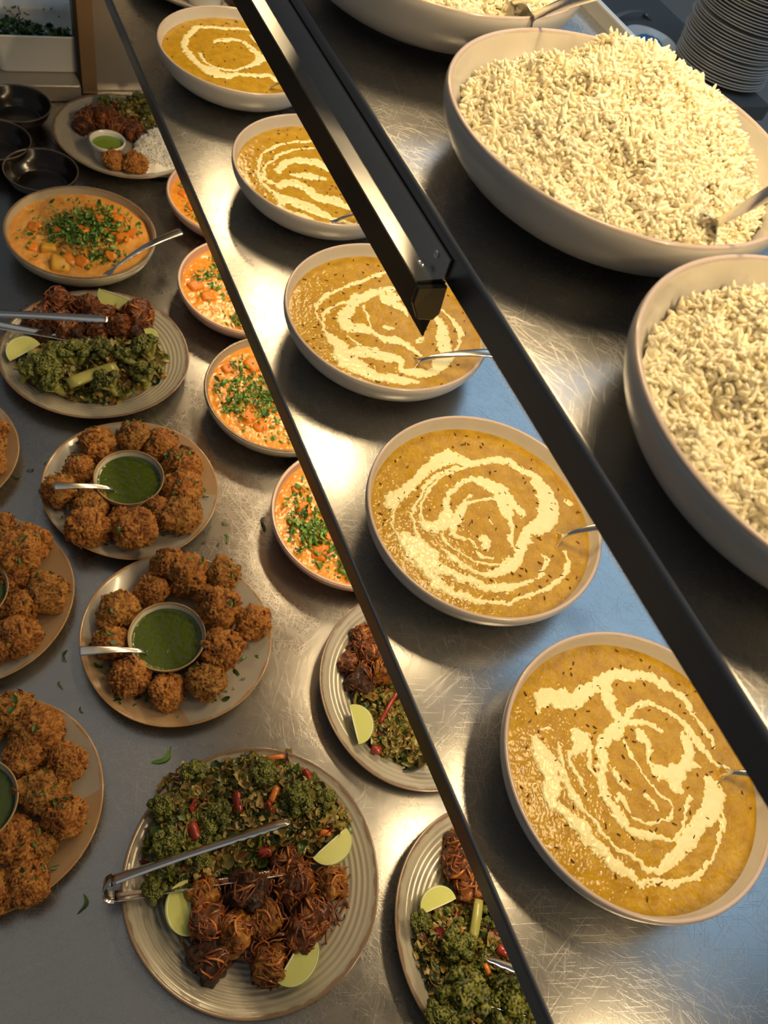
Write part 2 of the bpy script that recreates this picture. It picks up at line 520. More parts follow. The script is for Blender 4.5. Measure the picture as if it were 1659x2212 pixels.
t = NT('dark_worktop'); t.set(col=t.mix(t.noise(12, 4), (0.09, 0.10, 0.105), (0.12, 0.13, 0.135)), rough=0.4); M_DARKTOP = t.m
t = NT('pale_floor'); t.set(col=t.mix(t.noise(4, 4), (0.66, 0.69, 0.70), (0.72, 0.75, 0.76)), rough=0.5); M_FLOOR = t.m
t = NT('wall_paint'); t.set(col=t.mix(t.noise(3, 3), (0.34, 0.35, 0.35), (0.40, 0.41, 0.41)), rough=0.8); M_WALL = t.m
t = NT('warm_tube'); t.b.inputs['Emission Color'].default_value = (*LAMP_COL, 1); t.b.inputs['Emission Strength'].default_value = 12; t.set(col=(0.9, 0.7, 0.4)); M_TUBE = t.m

rng = np.random.RandomState(7)

# ================================================================== structure
Y0, Y1 = -1.0, 1.985
m = MB(); m.box(-3, 6, -3, 7, -0.05, 0)
struct(obj('floor', m.build('floor', False), M_FLOOR), 'pale grey floor beyond the serving pass')

ct = thing('pass_counter', 'scratched stainless steel counter under all the plates and bowls', 'counter', (0, 0, 0))
m = MB(); m.box(-1.1, 0.75, Y0, 2.004, COUNTER - 0.04, COUNTER)
bevel(obj('worktop', m.build('worktop', False), M_STEEL, ct), 0.003)
m = MB(); m.box(-1.02, 0.70, Y0 + 0.05, 1.95, 0.02, COUNTER - 0.04)
obj('base_cabinet', m.build('base', False), M_STEEL_PANEL, ct)

# raised ledge past the end of the counter
m = MB(); m.box(-1.1, 0.2915, 1.956, 2.6, COUNTER + 0.0003, COUNTER + 0.04)
o = tag(bevel(obj('raised_ledge', m.build('ledge', False), M_STEEL_PANEL), 0.003), 'raised steel ledge behind the black bowls, carrying the herb tub', 'ledge')

# end panel with its folded post
ep = thing('end_panel', 'brushed steel end panel with folded front post behind the far plate', 'panel', (0, 0, 0))
m = MB(); m.box(0.336, 0.75, 2.0045, 2.010, COUNTER - 0.03, 2.2)
obj('panel_sheet', m.build('sheet', False), M_STEEL_PANEL, ep)
m = MB(); m.box(0.300, 0.336, 1.990, 2.020, COUNTER + 0.0005, 2.2)
t = steel('brown_reflection_post', (0.40, 0.26, 0.14), 0.30, 0.2, (260, 3, 3), 0.4)  # steel post with its brown reflection put into the colour
bevel(obj('post', m.build('post', False), t, ep), 0.002)
m = MB(); m.box(0.292, 0.2995, 1.988, 2.022, COUNTER + 0.0005, 2.2)
obj('post_edge', m.build('edge', False), M_BLACK, ep)
v, f = tube_vf([(0.372, 2.004, 1.19), (0.372, 2.000, 1.19)], 0.004, 10, up=(1, 0, 0))
obj('screw', mesh_np('screw', v, f), M_CUT, ep)


def shelf(name, z, label):
    s = thing(name, label, 'shelf', (0, 0, z))
    r = 0.004
    sec = []
    xf = 0.3035
    arc = [(xf + r - r * math.sin(a), -r + r * math.cos(a)) for a in np.linspace(0, PI / 2, 6)]
    sec = [(0.640, 0.0)] + arc + [(xf, -0.029), (xf + 0.0015, -0.0305), (xf + 0.018, -0.0305), (xf + 0.018, -0.029), (xf + 0.003, -0.028), (xf + 0.003, -0.005), (0.640, -0.005)]
    mm = extrude_y('deck', sec, Y0, Y1)
    mm.materials.append(M_STEEL); mm.materials.append(M_STEEL_SHADED)
    for p in mm.polygons:
        if p.center.x < xf + 0.0045 or p.center.z < -0.012: p.material_index = 1
    obj('shelf_deck', mm, None, s)
    mm = MB(); mm.box(0.638, 0.646, Y0, Y1, -0.03, 0.0145)
    t = obj('back_upstand', mm.build('upstand', False), M_UP, s); bevel(t, 0.002)
    return s


t = NT('pale_steel_upstand'); t.set(col=(0.72, 0.74, 0.74), metal=0.85, rough=0.38); t.bump(t.noise(30, 3), 0.05, 0.001); M_UP = t.m
shelf('steel_shelf', SHELF_A, 'steel middle shelf holding the row of dal bowls')
shelf('steel_shelf', SHELF_B, 'steel upper shelf holding the rice bowls')
shelf('steel_shelf', SHELF_B + 0.42, 'steel top shelf above the rice bowls')


# warm lamp bars hidden under each shelf
def lamp_bar(z, label, watts):
    s = thing('heat_lamp_bar', label, 'lamp', (LAMP_X, 0, z - 0.031), 0, 'warm lamp bars under the shelves')
    sec = [(-0.035, 0.0), (0.035, 0.0), (0.020, 0.0), (0.035, -0.02), (0.032, -0.021), (0.016, -0.004), (-0.016, -0.004), (-0.032, -0.021), (-0.035, -0.02), (-0.020, 0.0)]
    sec = [(-0.024, 0.026), (0.024, 0.026), (0.024, -0.001), (0.030, -0.016), (0.027, -0.016), (0.020, -0.001), (-0.020, -0.001), (-0.027, -0.016), (-0.030, -0.016), (-0.024, -0.001)]
    obj('reflector_housing', extrude_y('housing', sec, -0.9, 1.9), M_STEEL_SHADED, s)
    for y in LAMP_Y:
        v, f = tube_vf([(0, y - 0.07, -0.008), (0, y + 0.07, -0.008)], 0.005, 10)
        tb = obj('lamp_tube', mesh_np('tube', v, f), M_TUBE, s)
        area_light('lamp_glow', (0, y, -0.0145), (0, 0, 0), 0.022, 0.15, watts, LAMP_COL, s)
    return s


for z, lb, w_ in ((SHELF_A, 'warm lamp bar under the middle shelf', LAMP_W[0]), (SHELF_B, 'warm lamp bar under the upper shelf', LAMP_W[1]), (SHELF_B + 0.42, 'warm lamp bar under the top shelf', LAMP_W[2])):
    lamp_bar(z, lb, w_)

# frame of the roof window the daylight comes through
wf = bpy.data.objects.new('window_1', None); C.objects.link(wf); wf.location = (2.16, 1.4, 3.38); wf.rotation_euler = (0, math.radians(22), 0); struct(wf, 'long roof window beyond the pass')
m = MB(); m.box(-0.72, -0.66, -1.98, 1.98, -0.04, 0.06); m.box(0.66, 0.72, -1.98, 1.98, -0.04, 0.06)
for yy in (-1.95, 1.95): m.box(-0.7, 0.7, yy - 0.03, yy + 0.03, -0.02, 0.06)
obj('window_frame', m.build('frame', False), M_WALL, wf)

cp = thing('overhead_fill_panel', 'large unseen fill light panel added above the pass', 'light', (-0.15, 1.15, 3.305))  # added housing around the fill light, no known fixture
m = MB(); m.box(-1.16, -1.11, -1.56, 1.56, -0.03, 0.04); m.box(1.11, 1.16, -1.56, 1.56, -0.03, 0.04); m.box(-1.11, 1.11, -1.56, -1.51, -0.03, 0.04); m.box(-1.11, 1.11, 1.51, 1.56, -0.03, 0.04)
obj('panel_frame', m.build('frame', False), M_WALL, cp)
m = MB(); m.box(-1.11, 1.11, -1.51, 1.51, 0.005, 0.03); obj('diffuser', m.build('diffuser', False), M_WHITE, cp)

# angled rail along the front of the upper shelf
YE = 0.386
rl = thing('angled_rail', 'angled steel rail with black end cap fixed to front edge of upper shelf', 'rail', (0, YE, SHELF_B))
x4 = 0.3025
sec = [(x4, -0.010), (x4 - 0.0015, -0.010), (x4 - 0.0015, -0.0262), (0.2785, -0.0262), (0.2790, -0.0285), (x4, -0.0285)]
M_RAIL = steel('rail_steel', (0.50, 0.50, 0.49), 0.30, 0.3, (260, 3, 260))
obj('rail_profile', extrude_y('profile', sec, 0.0, Y1 - YE), M_RAIL, rl)
t = NT('dark_coated_sheet'); t.set(col=(0.014, 0.017, 0.018), rough=0.6, spec=0.12); t.bump(t.noise(120, 2), 0.03, 0.001)
sec = [(0.2784, -0.0263), (0.2800, -0.0290), (0.3018, -0.0832), (0.2998, -0.0836)]
fs = obj('front_sheet', extrude_y('sheet', sec, 0.0, Y1 - YE), t.m, rl); fs['label'] = 'dark front sheet'
# black end cap: six sided plug
ep_ = [(0.2784, -0.0264), (0.2998, -0.0836), (0.3024, -0.0570), (0.3030, -0.0287)]
obj('end_plate', extrude_y('plate', ep_, -0.0012, 0.0), fs.data.materials[0], rl)
cap = [(0.2778, -0.0275), (0.2774, -0.0425), (0.2861, -0.0596), (0.3005, -0.0626), (0.3050, -0.0566), (0.3032, -0.0295)]
M_CAP = NT('brown_black_plastic').set(col=(0.035, 0.028, 0.015), rough=0.3).m
o = obj('end_cap', extrude_y('cap', cap, -0.0055, -0.0013), M_CAP, rl); bevel(o, 0.0012)
for (x, z, up, ax) in ((x4 - 0.0015, -0.0185, (0, 0, 1), (-1, 0, 0)), (0.2905, -0.0266, (0, 1, 0), (0, 0, 1))):
    a = np.array((x, 0.018, z)); d = np.array(ax, float)
    v, f = tube_vf([a, a + d * 0.0008, a + d * 0.0016, a + d * 0.0018], [0.0034, 0.0034, 0.0024, 0.0008], 12, up=up)
    s_ = obj('screw', mesh_np('screw', v, f), M_CUT, rl)
m = MB(); m.box(0.2935, 0.2955, 0.0025, 0.0055, -0.0760, -0.0700)
obj('hole', m.build('hole', False), M_CREAM, rl) if False else None

# ================================================================== crockery
bowl_prof = [(0.0, 0.0015), (0.070, 0.0015), (0.076, 0.0), (0.080, 0.0), (0.084, 0.003), (0.102, 0.0085), (0.120, 0.0185), (0.132, 0.0310), (0.1385, 0.0440), (0.1405, 0.0530), (0.1402, 0.0580), (0.1392, 0.0598), (0.1376, 0.0602), (0.1358, 0.0592), (0.1350, 0.0560),
             (0.1325, 0.0440), (0.126, 0.0320), (0.113, 0.0200), (0.096, 0.0115), (0.080, 0.0080), (0.0, 0.0070)]
MESH_BOWL = lathe('bowl', bowl_prof, 112, smooth_prof=3)
k = 0.145 / 0.1405
cprof = [(r * k, z * 0.055 / 0.0602) for r, z in bowl_prof]
# softly ridged walls of the curry bowls
def ridged(prof):
    P = catmull(prof, 5); q = []
    for r, z in P: q.append((r + (0.0007 * math.sin(z / 0.0042 * 2 * PI) if r > 0.085 else 0), z))
    return q
MESH_PINK = lathe('bowl', ridged(cprof), 112)
MESH_GREY = lathe('bowl', ridged(cprof), 112)


def rib_profile(R, h, ribs=True):
    out = [(0.0, 0.0015), (R * 0.50, 0.0015), (R * 0.53, 0.0), (R * 0.57, 0.0), (R * 0.60, 0.003), (R * 0.78, 0.0085 if ribs else 0.008), (R * 0.93, h * 0.64), (R * 0.988, h * 0.88), (R, h * 0.965), (R * 0.996, h), (R * 0.984, h * 0.985)]
    rr = np.arange(R * 0.972, R * 0.36, -0.0011)
    for r in rr:
        u = r / R
        z = 0.0055 + (h * 0.955 - 0.0055) * max(0, (u - 0.52) / 0.45) ** 1.75
        if ribs: z += 0.00055 * math.sin(2 * PI * r / 0.0072) * min(1, max(0, (u - 0.36) * 10)) * min(1, (0.975 - u) * 12)
        out.append((r, z))
    out.append((0, 0.0055))
    return out


def wob(seed, a=0.012):
    r = np.random.RandomState(seed); ph = r.rand(4) * 6.28
    return lambda th: 1 + a * (np.cos(2 * th + ph[0]) + 0.6 * np.cos(3 * th + ph[1]) + 0.25 * np.cos(5 * th + ph[2]))


MESH_RIB = [lathe('plate', rib_profile(0.165, 0.0288), 112, wob(s)) for s in (1, 2)]
MESH_DIP = [lathe('plate', rib_profile(0.141, 0.0262, False), 112, wob(s + 10, 0.014)) for s in (1, 2)]
ram_prof = [(0.0, 0.0012), (0.036, 0.0012), (0.0385, 0.0), (0.0415, 0.001), (0.0440, 0.008), (0.0500, 0.030), (0.0548, 0.0455), (0.0556, 0.0480), (0.0548, 0.0490), (0.0532, 0.0484), (0.0515, 0.0440), (0.0465, 0.0280), (0.0410, 0.0120), (0.0360, 0.0070), (0.0, 0.0062)]
MESH_RAM = lathe('ramekin', ram_prof, 80, smooth_prof=3)
MESH_WRAM = None
blk_prof = [(0.0, 0.0012), (0.040, 0.0012), (0.043, 0.0), (0.0455, 0.001), (0.055, 0.012), (0.068, 0.034), (0.0745, 0.055), (0.0755, 0.0600), (0.0745, 0.0612), (0.0728, 0.0602), (0.0705, 0.053), (0.064, 0.033), (0.055, 0.018), (0.051, 0.0115), (0.046, 0.0100), (0.0, 0.0095)]
MESH_BLK = lathe('bowl', blk_prof, 80, smooth_prof=3)


def crock(name, mesh, mat, loc, label, cat, group, rotz=0):
    if mesh.materials: mm = mesh
    else: mesh.materials.append(mat); mm = mesh
    if mesh.materials[0] is not mat:
        mm = mesh.copy(); mm.materials.clear(); mm.materials.append(mat)
    o = obj(name, mm, None, None, loc, (0, 0, rotz))
    return tag(o, label, cat, group)


# ------------------------------------------------------------------ cutlery
def spoon_mesh(L=0.19, bl=0.052, bw=0.034, hw=0.0085, th=0.0016, bend=0.012, dish=0.009, dip=0.016):
    """bowl tip at x=0, handle end at x=L; bowl dips below the handle line"""
    n = 40; x = np.linspace(0, L, n); V = []; K = 9
    for i, xi in enumerate(x):
        if xi < bl:
            u = xi / bl; w = bw / 2 * math.sqrt(max(0.0, 1 - (2 * u - 0.92) ** 2)) if u < 0.96 else 0.004
            w = max(w, 0.0028); d = dish * math.sin(PI * min(1, u * 0.97))
        else:
            u = (xi - bl) / (L - bl); w = (0.0026 + (hw - 0.0026) * u ** 1.1) * (1 if u < 0.97 else 0.75); d = 0
        zc = bend * math.sin(PI * max(0, (xi - bl * 0.6)) / (L - bl * 0.6)) if xi > bl * 0.6 else 0
        zc -= dip * 0.5 * (1 + math.cos(PI * min(1, xi / (bl * 1.35))))
        for j in range(K):
            s = j / (K - 1) * 2 - 1
            V.append((xi, w * s, zc - d * (1 - s * s) + (0.0006 * (1 - s * s) if xi > bl else 0)))
    nv = len(V); V += [(a, b, c - th) for a, b, c in V]
    F = []
    for i in range(n - 1):
        for j in range(K - 1):
            a = i * K + j
            F.append((a, a + 1, a + K + 1, a + K)); F.append((nv + a, nv + a + K, nv + a + K + 1, nv + a + 1))
        F.append((i * K, (i + 1) * K, nv + (i + 1) * K, nv + i * K)); F.append((i * K + K - 1, nv + i * K + K - 1, nv + (i + 1) * K + K - 1, (i + 1) * K + K - 1))
    F.append(tuple(range(K - 1, -1, -1)) + tuple(range(nv, nv + K))); e = (n - 1) * K
    F.append(tuple(range(e, e + K)) + tuple(range(nv + e + K - 1, nv + e - 1, -1)))
    return mesh_np('spoon', np.array(V), F)


MESH_SPOON = spoon_mesh(0.20, 0.058, 0.040, 0.0100)
MESH_TEASPOON = spoon_mesh(0.132, 0.040, 0.024, 0.0072, bend=0.006, dip=0.018)
# strip the two spoons into bowl and handle parts
def split_spoon(mesh, bl):
    import bmesh
    out = []
    for part in (0, 1):
        bm = bmesh.new(); bm.from_mesh(mesh)
        dead = [f for f in bm.faces if (f.calc_center_median().x < bl) != (part == 0)]
        bmesh.ops.delete(bm, geom=dead, context='FACES')
        mm = bpy.data.meshes.new('spoon_bowl' if part == 0 else 'spoon_handle'); bm.to_mesh(mm); bm.free()
        mm.materials.append(M_CUT); out.append(mm)
    return out
SP_THIN = split_spoon(spoon_mesh(0.20, 0.034, 0.020, 0.0100, dip=0.008, dish=0.005), 0.033)
SP_BIG = split_spoon(MESH_SPOON, 0.056); SP_TEA = split_spoon(MESH_TEASPOON, 0.0385)


def basis(origin, xdir, updir=(0, 0, 1)):
    x = Vector(xdir).normalized(); y = Vector(updir).cross(x).normalized(); z = x.cross(y)
    return Matrix(((x.x, y.x, z.x, origin[0]), (x.y, y.y, z.y, origin[1]), (x.z, y.z, z.z, origin[2]), (0, 0, 0, 1)))


def spoon(enter, end, label, group, meshes=SP_BIG, L=0.20, sink=None, updir=(0, 0, 1)):
    """enter: where the handle dives into the food, end: handle end; the spoon reaches past `enter` by what is left of L"""
    enter, end = Vector(enter), Vector(end)
    d = end - enter
    origin = end - d.normalized() * L
    s = thing('serving_spoon', label, 'spoon', (0, 0, 0), 0, group)
    s.matrix_world = basis(origin, d, updir)
    obj('spoon_bowl', meshes[0], None, s); obj('handle', meshes[1], None, s)
    return s


def tongs(hinge, tip, label, L=0.24, open_=0.055, roll=0.8, group='serving tongs'):
    hinge, tip = Vector(hinge), Vector(tip)
    s = thing('serving_tongs', label, 'tongs', (0, 0, 0), 0, group)
    s.matrix_world = basis(hinge, tip - hinge) @ Matrix.Rotation(roll, 4, 'X')
    # arms lie in local xz plane, strip width along y
    for sgn in (1, -1):
        n = 34; V = []; F = []
        xs = np.linspace(0.012, L, n)
        for i, x in enumerate(xs):
            u = (x - 0.012) / (L - 0.012)
            zc = sgn * (0.012 + open_ / 2 * u ** 0.9)
            w = 0.0105 - 0.003 * math.sin(PI * min(1, u * 1.1)) if u < 0.62 else 0.0078 + 0.002 * math.sin(PI * (u - 0.62) / 0.5)
            if u > 0.95: w *= 0.82
            ser = 0.0016 * (i % 2) if u > 0.66 else 0
            for j, yy in enumerate((-w + ser, -w * 0.55, 0, w * 0.55, w - ser)):
                crown = 0.0022 * (1 - (yy / w) ** 2) * (1 if u < 0.95 else 0.5)
                V.append((x, yy, zc + sgn * crown))
        nv = len(V); V += [(a, b, c - sgn * 0.0011) for a, b, c in V]
        for i in range(n - 1):
            for j in range(4):
                a = i * 5 + j
                F.append((a, a + 1, a + 6, a + 5)); F.append((nv + a, nv + a + 5, nv + a + 6, nv + a + 1))
            F.append((i * 5, i * 5 + 5, nv + i * 5 + 5, nv + i * 5)); F.append((i * 5 + 4, nv + i * 5 + 4, nv + i * 5 + 9, i * 5 + 9))
        e = (n - 1) * 5
        F.append(tuple(range(4, -1, -1)) + tuple(range(nv, nv + 5))); F.append(tuple(range(e, e + 5)) + tuple(range(nv + e + 4, nv + e - 1, -1)))
        obj('arm', mesh_np('arm', np.array(V), F), M_CUT, s)
    # sprung bend
    V = []; F = []; n = 15
    for i, a in enumerate(np.linspace(PI / 2, 3 * PI / 2, n)):
        for rr in (0.0135, 0.0122):
            for yy in (-0.0112, 0.0112):
                V.append((0.012 + rr * 0.9 * math.cos(a), yy, rr * math.sin(a)))
    for i in range(n - 1):
        a = i * 4; b = a + 4
        F += [(a, a + 1, b + 1, b), (a + 2, b + 2, b + 3, a + 3), (a, b, b + 2, a + 2), (a + 1, a + 3, b + 3, b + 1)]
    obj('bend', mesh_np('bend', np.array(V), F), M_CUT, s)
    return s

# ================================================================== dal bowls on the middle shelf
STROKES = {
 'D4': (3.072, 780, 880, [
  [(190,640,45),(240,590,40),(330,530,32),(420,440,32),(500,360,42),(590,325,46),(660,350,34),(760,375,24),(860,350,22),(980,365,26),(1090,430,26),(1180,500,38),(1240,600,58),(1250,700,62),(1210,770,55),(1130,820,42),(1070,900,36),(1050,980,36),(1010,1060,30),(900,1100,28),(800,1110,18),(690,1060,18),(600,1000,13),(520,930,11)],
  [(640,400,13),(540,430,13),(450,500,11),(390,590,10),(350,690,10),(355,800,11),(400,870,13),(480,950,14)],
  [(700,400,11),(600,430,9),(480,510,9),(410,620,9),(400,720,12),(420,780,28),(520,780,46),(560,700,36),(570,600,18),(640,520,16),(740,480,20),(840,510,36),(930,560,42),(1000,640,36),(1050,690,26)],
  [(930,620,36),(980,720,32),(990,800,16),(985,880,10),(1010,940,13),(1060,960,18)],
  [(880,600,11),(780,620,13),(700,650,18),(640,700,36),(600,780,28),(620,850,18),(700,880,14),(760,930,12),(800,990,9),(870,1000,8)],
  [(540,830,13),(570,900,11),(640,960,9),(720,1000,8),(830,1040,8),(930,1045,9),(985,1010,14)],
  [(300,880,56),(360,930,72),(430,990,64),(500,1060,42),(600,1110,32),(700,1150,28),(800,1180,26),(920,1210,26),(1010,1180,18),(1120,1160,11),(1190,1110,9),(1240,1020,9),(1200,970,7)],
  [(330,980,38),(420,1070,32),(500,1170,42),(580,1210,28),(680,1260,28),(780,1280,20),(880,1290,13),(990,1295,11),(1090,1250,13),(1200,1220,15),(1290,1160,20),(1340,1110,11),(1370,1040,16),(1355,950,9)],
  [(205,680,7),(200,760,6),(240,840,7),(250,920,8)],
  [(810,870,28),(830,920,24)], [(740,570,8),(700,620,8)], [(850,735,8),(870,765,7)], [(1370,620,14),(1385,640,10)]]),
 'D5': (2.724, 1050, 1340, [
  [(300,510,24),(360,450,46),(450,470,56),(520,480,42),(580,410,36),(660,370,36),(740,330,32),(840,330,27),(940,330,27),(1030,370,27),(1110,420,25),(1170,480,23),(1220,560,16),(1270,620,11),(1330,690,16),(1350,750,8)],
  [(700,400,36),(720,470,36),(760,540,27),(790,600,27),(760,650,36),(700,700,36),(680,780,36),(670,860,32),(660,940,25),(690,1010,27),(730,1090,23),(790,1170,25),(850,1230,25),(960,1270,22),(1050,1290,11),(1110,1290,9),(1160,1230,11),(1180,1140,9),(1190,1050,11)],
  [(800,580,16),(860,520,15),(930,480,13),(1010,500,11),(1090,560,13),(1180,620,18),(1240,700,23),(1300,790,16),(1370,850,12),(1430,865,8)],
  [(800,600,18),(880,600,16),(960,620,16),(1030,650,11)],
  [(900,650,18),(930,700,25),(960,760,18),(960,830,12),(1000,880,27),(1080,920,46),(1130,900,54),(1100,970,32),(1150,1010,18)],
  [(1180,680,22),(1200,780,27),(1160,850,36),(1240,860,18)],
  [(1320,960,36),(1350,1020,50),(1320,1120,46),(1260,1200,41),(1190,1300,35),(1110,1390,27),(1030,1480,20)],
  [(1375,1120,9),(1390,1190,13),(1360,1290,11),(1330,1380,9),(1270,1470,13),(1200,1520,15),(1100,1550,16),(980,1540,18),(880,1530,25),(820,1490,18)],
  [(290,720,36),(330,800,54),(380,880,54),(390,960,46),(390,1060,36),(460,1120,27),(540,1210,41),(600,1290,41),(680,1370,36),(760,1440,27),(840,1500,23)],
  [(420,720,11),(450,830,13),(470,950,18),(520,1030,27),(570,1090,13),(630,1190,11),(720,1290,11),(820,1380,13),(920,1440,13),(1010,1490,15)],
  [(540,680,41),(570,720,36),(500,800,13),(520,880,11),(570,970,13),(600,1010,9)],
  [(620,740,11),(590,830,13),(620,900,9)], [(760,890,20),(790,950,25),(840,990,9)],
  [(790,1060,30),(830,1120,9),(880,1160,8),(940,1190,13),(1000,1190,8),(1070,1180,8),(1090,1120,8),(1070,1060,8),(1010,1000,8),(950,930,8),(900,860,8),(860,790,8),(820,700,8)],
  [(930,1040,8),(980,1090,13),(1010,1130,9)], [(330,650,8),(390,650,9)]]),
 'D3': (3.318, 600, 500, [
  [(770,300,18),(660,330,15),(560,370,13),(450,420,13),(350,470,13),(285,530,11),(285,600,10),(310,660,9)],
  [(330,640,8),(350,580,11),(420,530,11),(500,500,13),(540,480,13)],
  [(820,410,23),(740,430,27),(640,460,32),(560,490,41),(510,560,27),(470,620,41),(500,680,41),(600,690,36),(680,730,23),(760,770,23),(860,790,32),(940,830,23),(1030,890,11)],
  [(840,470,36),(760,480,27),(880,540,23),(930,590,14)], [(620,540,13),(640,610,9),(660,680,9)],
  [(320,660,11),(350,730,18),(400,780,46),(450,850,50),(470,930,54),(560,960,54),(640,1020,46),(740,1040,36),(860,1060,36),(950,1080,23),(1010,1080,10)],
  [(560,870,46),(680,880,41),(780,900,41),(880,930,27),(900,1000,23),(980,1010,36),(1080,1020,27),(1150,960,36),(1200,900,36),(1190,790,41),(1180,700,36),(1140,620,25),(1090,570,14)],
  [(1180,560,10),(1240,620,15),(1310,700,20),(1310,760,13),(1280,840,11),(1240,920,10),(1180,980,10)],
  [(500,740,8),(540,790,9),(620,840,11),(720,840,8)], [(780,690,17),(830,690,11)], [(1010,790,22),(1040,765,12)]]),
 'D2': (2.44, 320, 0, [
  [(960,770,10),(860,745,10),(760,750,9),(680,770,9),(610,810,9),(580,870,9),(590,940,9),(630,1000,13),(690,1040,18),(700,1100,22),(770,1130,22),(850,1150,14)],
  [(870,780,7),(780,790,7),(690,820,7),(630,870,7),(610,930,9),(650,960,18)],
  [(680,900,16),(740,850,16),(820,850,25),(900,860,25),(960,900,18)], [(760,920,14),(850,930,28),(930,940,13)],
  [(690,980,18),(760,960,26),(840,1000,22),(900,1040,30),(980,1060,30),(1050,1090,22),(1120,1080,18),(1160,1000,16)],
  [(720,1050,26),(810,1080,34),(900,1120,26),(1000,1170,12)], [(930,1140,12),(1080,1180,12)]]),
 'D1': (2.44, 320, 0, [
  [(560,170,10),(480,150,10),(400,150,11),(320,140,11),(250,150,13),(210,190,16),(190,240,16),(220,290,18),(270,340,20),(330,380,35),(400,400,25),(480,390,13),(560,400,14),(640,400,14),(680,430,10)],
  [(350,220,9),(420,210,13),(500,220,9),(560,270,13),(600,310,22),(560,340,13),(500,360,9),(430,370,8),(360,360,8),(300,320,8),(270,280,8)],
  [(540,190,8),(580,230,8),(640,270,10)]]),
}
DAL_POS = {'D1': (0.4665, 1.338), 'D2': (0.4958, 1.0057), 'D3': (0.4708, 0.6896), 'D4': (0.4576, 0.3666), 'D5': (0.4747, 0.0574)}
DAL_H = 0.0425                      # dal level above the shelf
DAL_LABEL = {'D1': 'farthest cream dal bowl, against the far plate on the middle shelf', 'D2': 'second farthest cream dal bowl, half hidden by the angled rail',
             'D3': 'middle dal bowl of the row, under the tip of the angled rail', 'D4': 'second nearest dal bowl of the row, its rim pink-worn', 'D5': 'nearest and largest-looking dal bowl at the lower right'}
DAL_WHICH = {'D1': 'farthest bowl', 'D2': 'second farthest bowl', 'D3': 'middle bowl below the rail tip', 'D4': 'second nearest bowl', 'D5': 'nearest bowl'}


def stroke_field(V, key, centre, z):
    sc, ox, oy, strokes = STROKES[key]
    P = V[:, :2] + np.asarray(centre)
    q = np.c_[V[:, :2], np.zeros(len(V))]
    wx = fbm(q * 70 + 3.1, 3, 5); wy = fbm(q * 70 + 9.7, 3, 9)
    P = P + np.c_[wx, wy] * 0.0045 + np.c_[vnoise(q * 420, 31), vnoise(q * 420 + 5, 33)] * 0.0012
    best = np.full(len(V), -1.0); wd = np.full(len(V), 0.002)
    for st in strokes:
        pts = catmull([(a / sc + ox, b / sc + oy, w / sc) for a, b, w in st], 3)
        wp = [W(a, b, z) for a, b, _ in pts]
        wr = [max(0.0016, 1.24 * w / ppm(a, b, z)) for a, b, w in pts]
        for i in range(len(pts) - 1):
            a = np.array(wp[i][:2]); b = np.array(wp[i + 1][:2]); d = b - a; L = d @ d + 1e-12
            near = np.abs(P - (a + b) / 2).max(1) < 0.02
            if not near.any(): continue
            tt = np.clip(((P[near] - a) @ d) / L, 0, 1)
            dist = np.linalg.norm(P[near] - (a + tt[:, None] * d), axis=1)
            ww = wr[i] * (1 - tt) + wr[i + 1] * tt; val = ww - dist; up_ = val > best[near]
            tmp = wd[near]; tmp[up_] = ww[up_]; wd[near] = tmp; best[near] = np.maximum(best[near], val)
    ragged = fbm(q * 260, 3, 21)
    holes = np.maximum(0, fbm(q * 190 + 40, 3, 77) - 0.28) * 0.010
    k = np.clip(wd / 0.0045, 0.25, 1)
    wisps = np.maximum(0, fbm(q * 150 + 70, 3, 99) - 0.34) * 0.006 * np.clip(1 + best / 0.006, 0, 1)
    return best + (ragged * 0.0022 - holes) * k + wisps


def seeds_mesh(n, R, zf, seed, ln=0.0026, rad=0.0008):
    r = np.random.RandomState(seed); mb = MB(); sv, sf = ico(1)
    for i in range(n):
        a = r.rand() * 2 * PI; d = R * math.sqrt(r.rand()); x, y = d * math.cos(a), d * math.sin(a); b = r.rand() * PI
        v = sv * np.array([ln * (0.7 + 0.6 * r.rand()), rad, rad])
        c, s = math.cos(b), math.sin(b)
        mb.add(np.c_[v[:, 0] * c - v[:, 1] * s + x, v[:, 0] * s + v[:, 1] * c + y, v[:, 2] + zf(x, y)], sf)
    return mb.build('seeds')


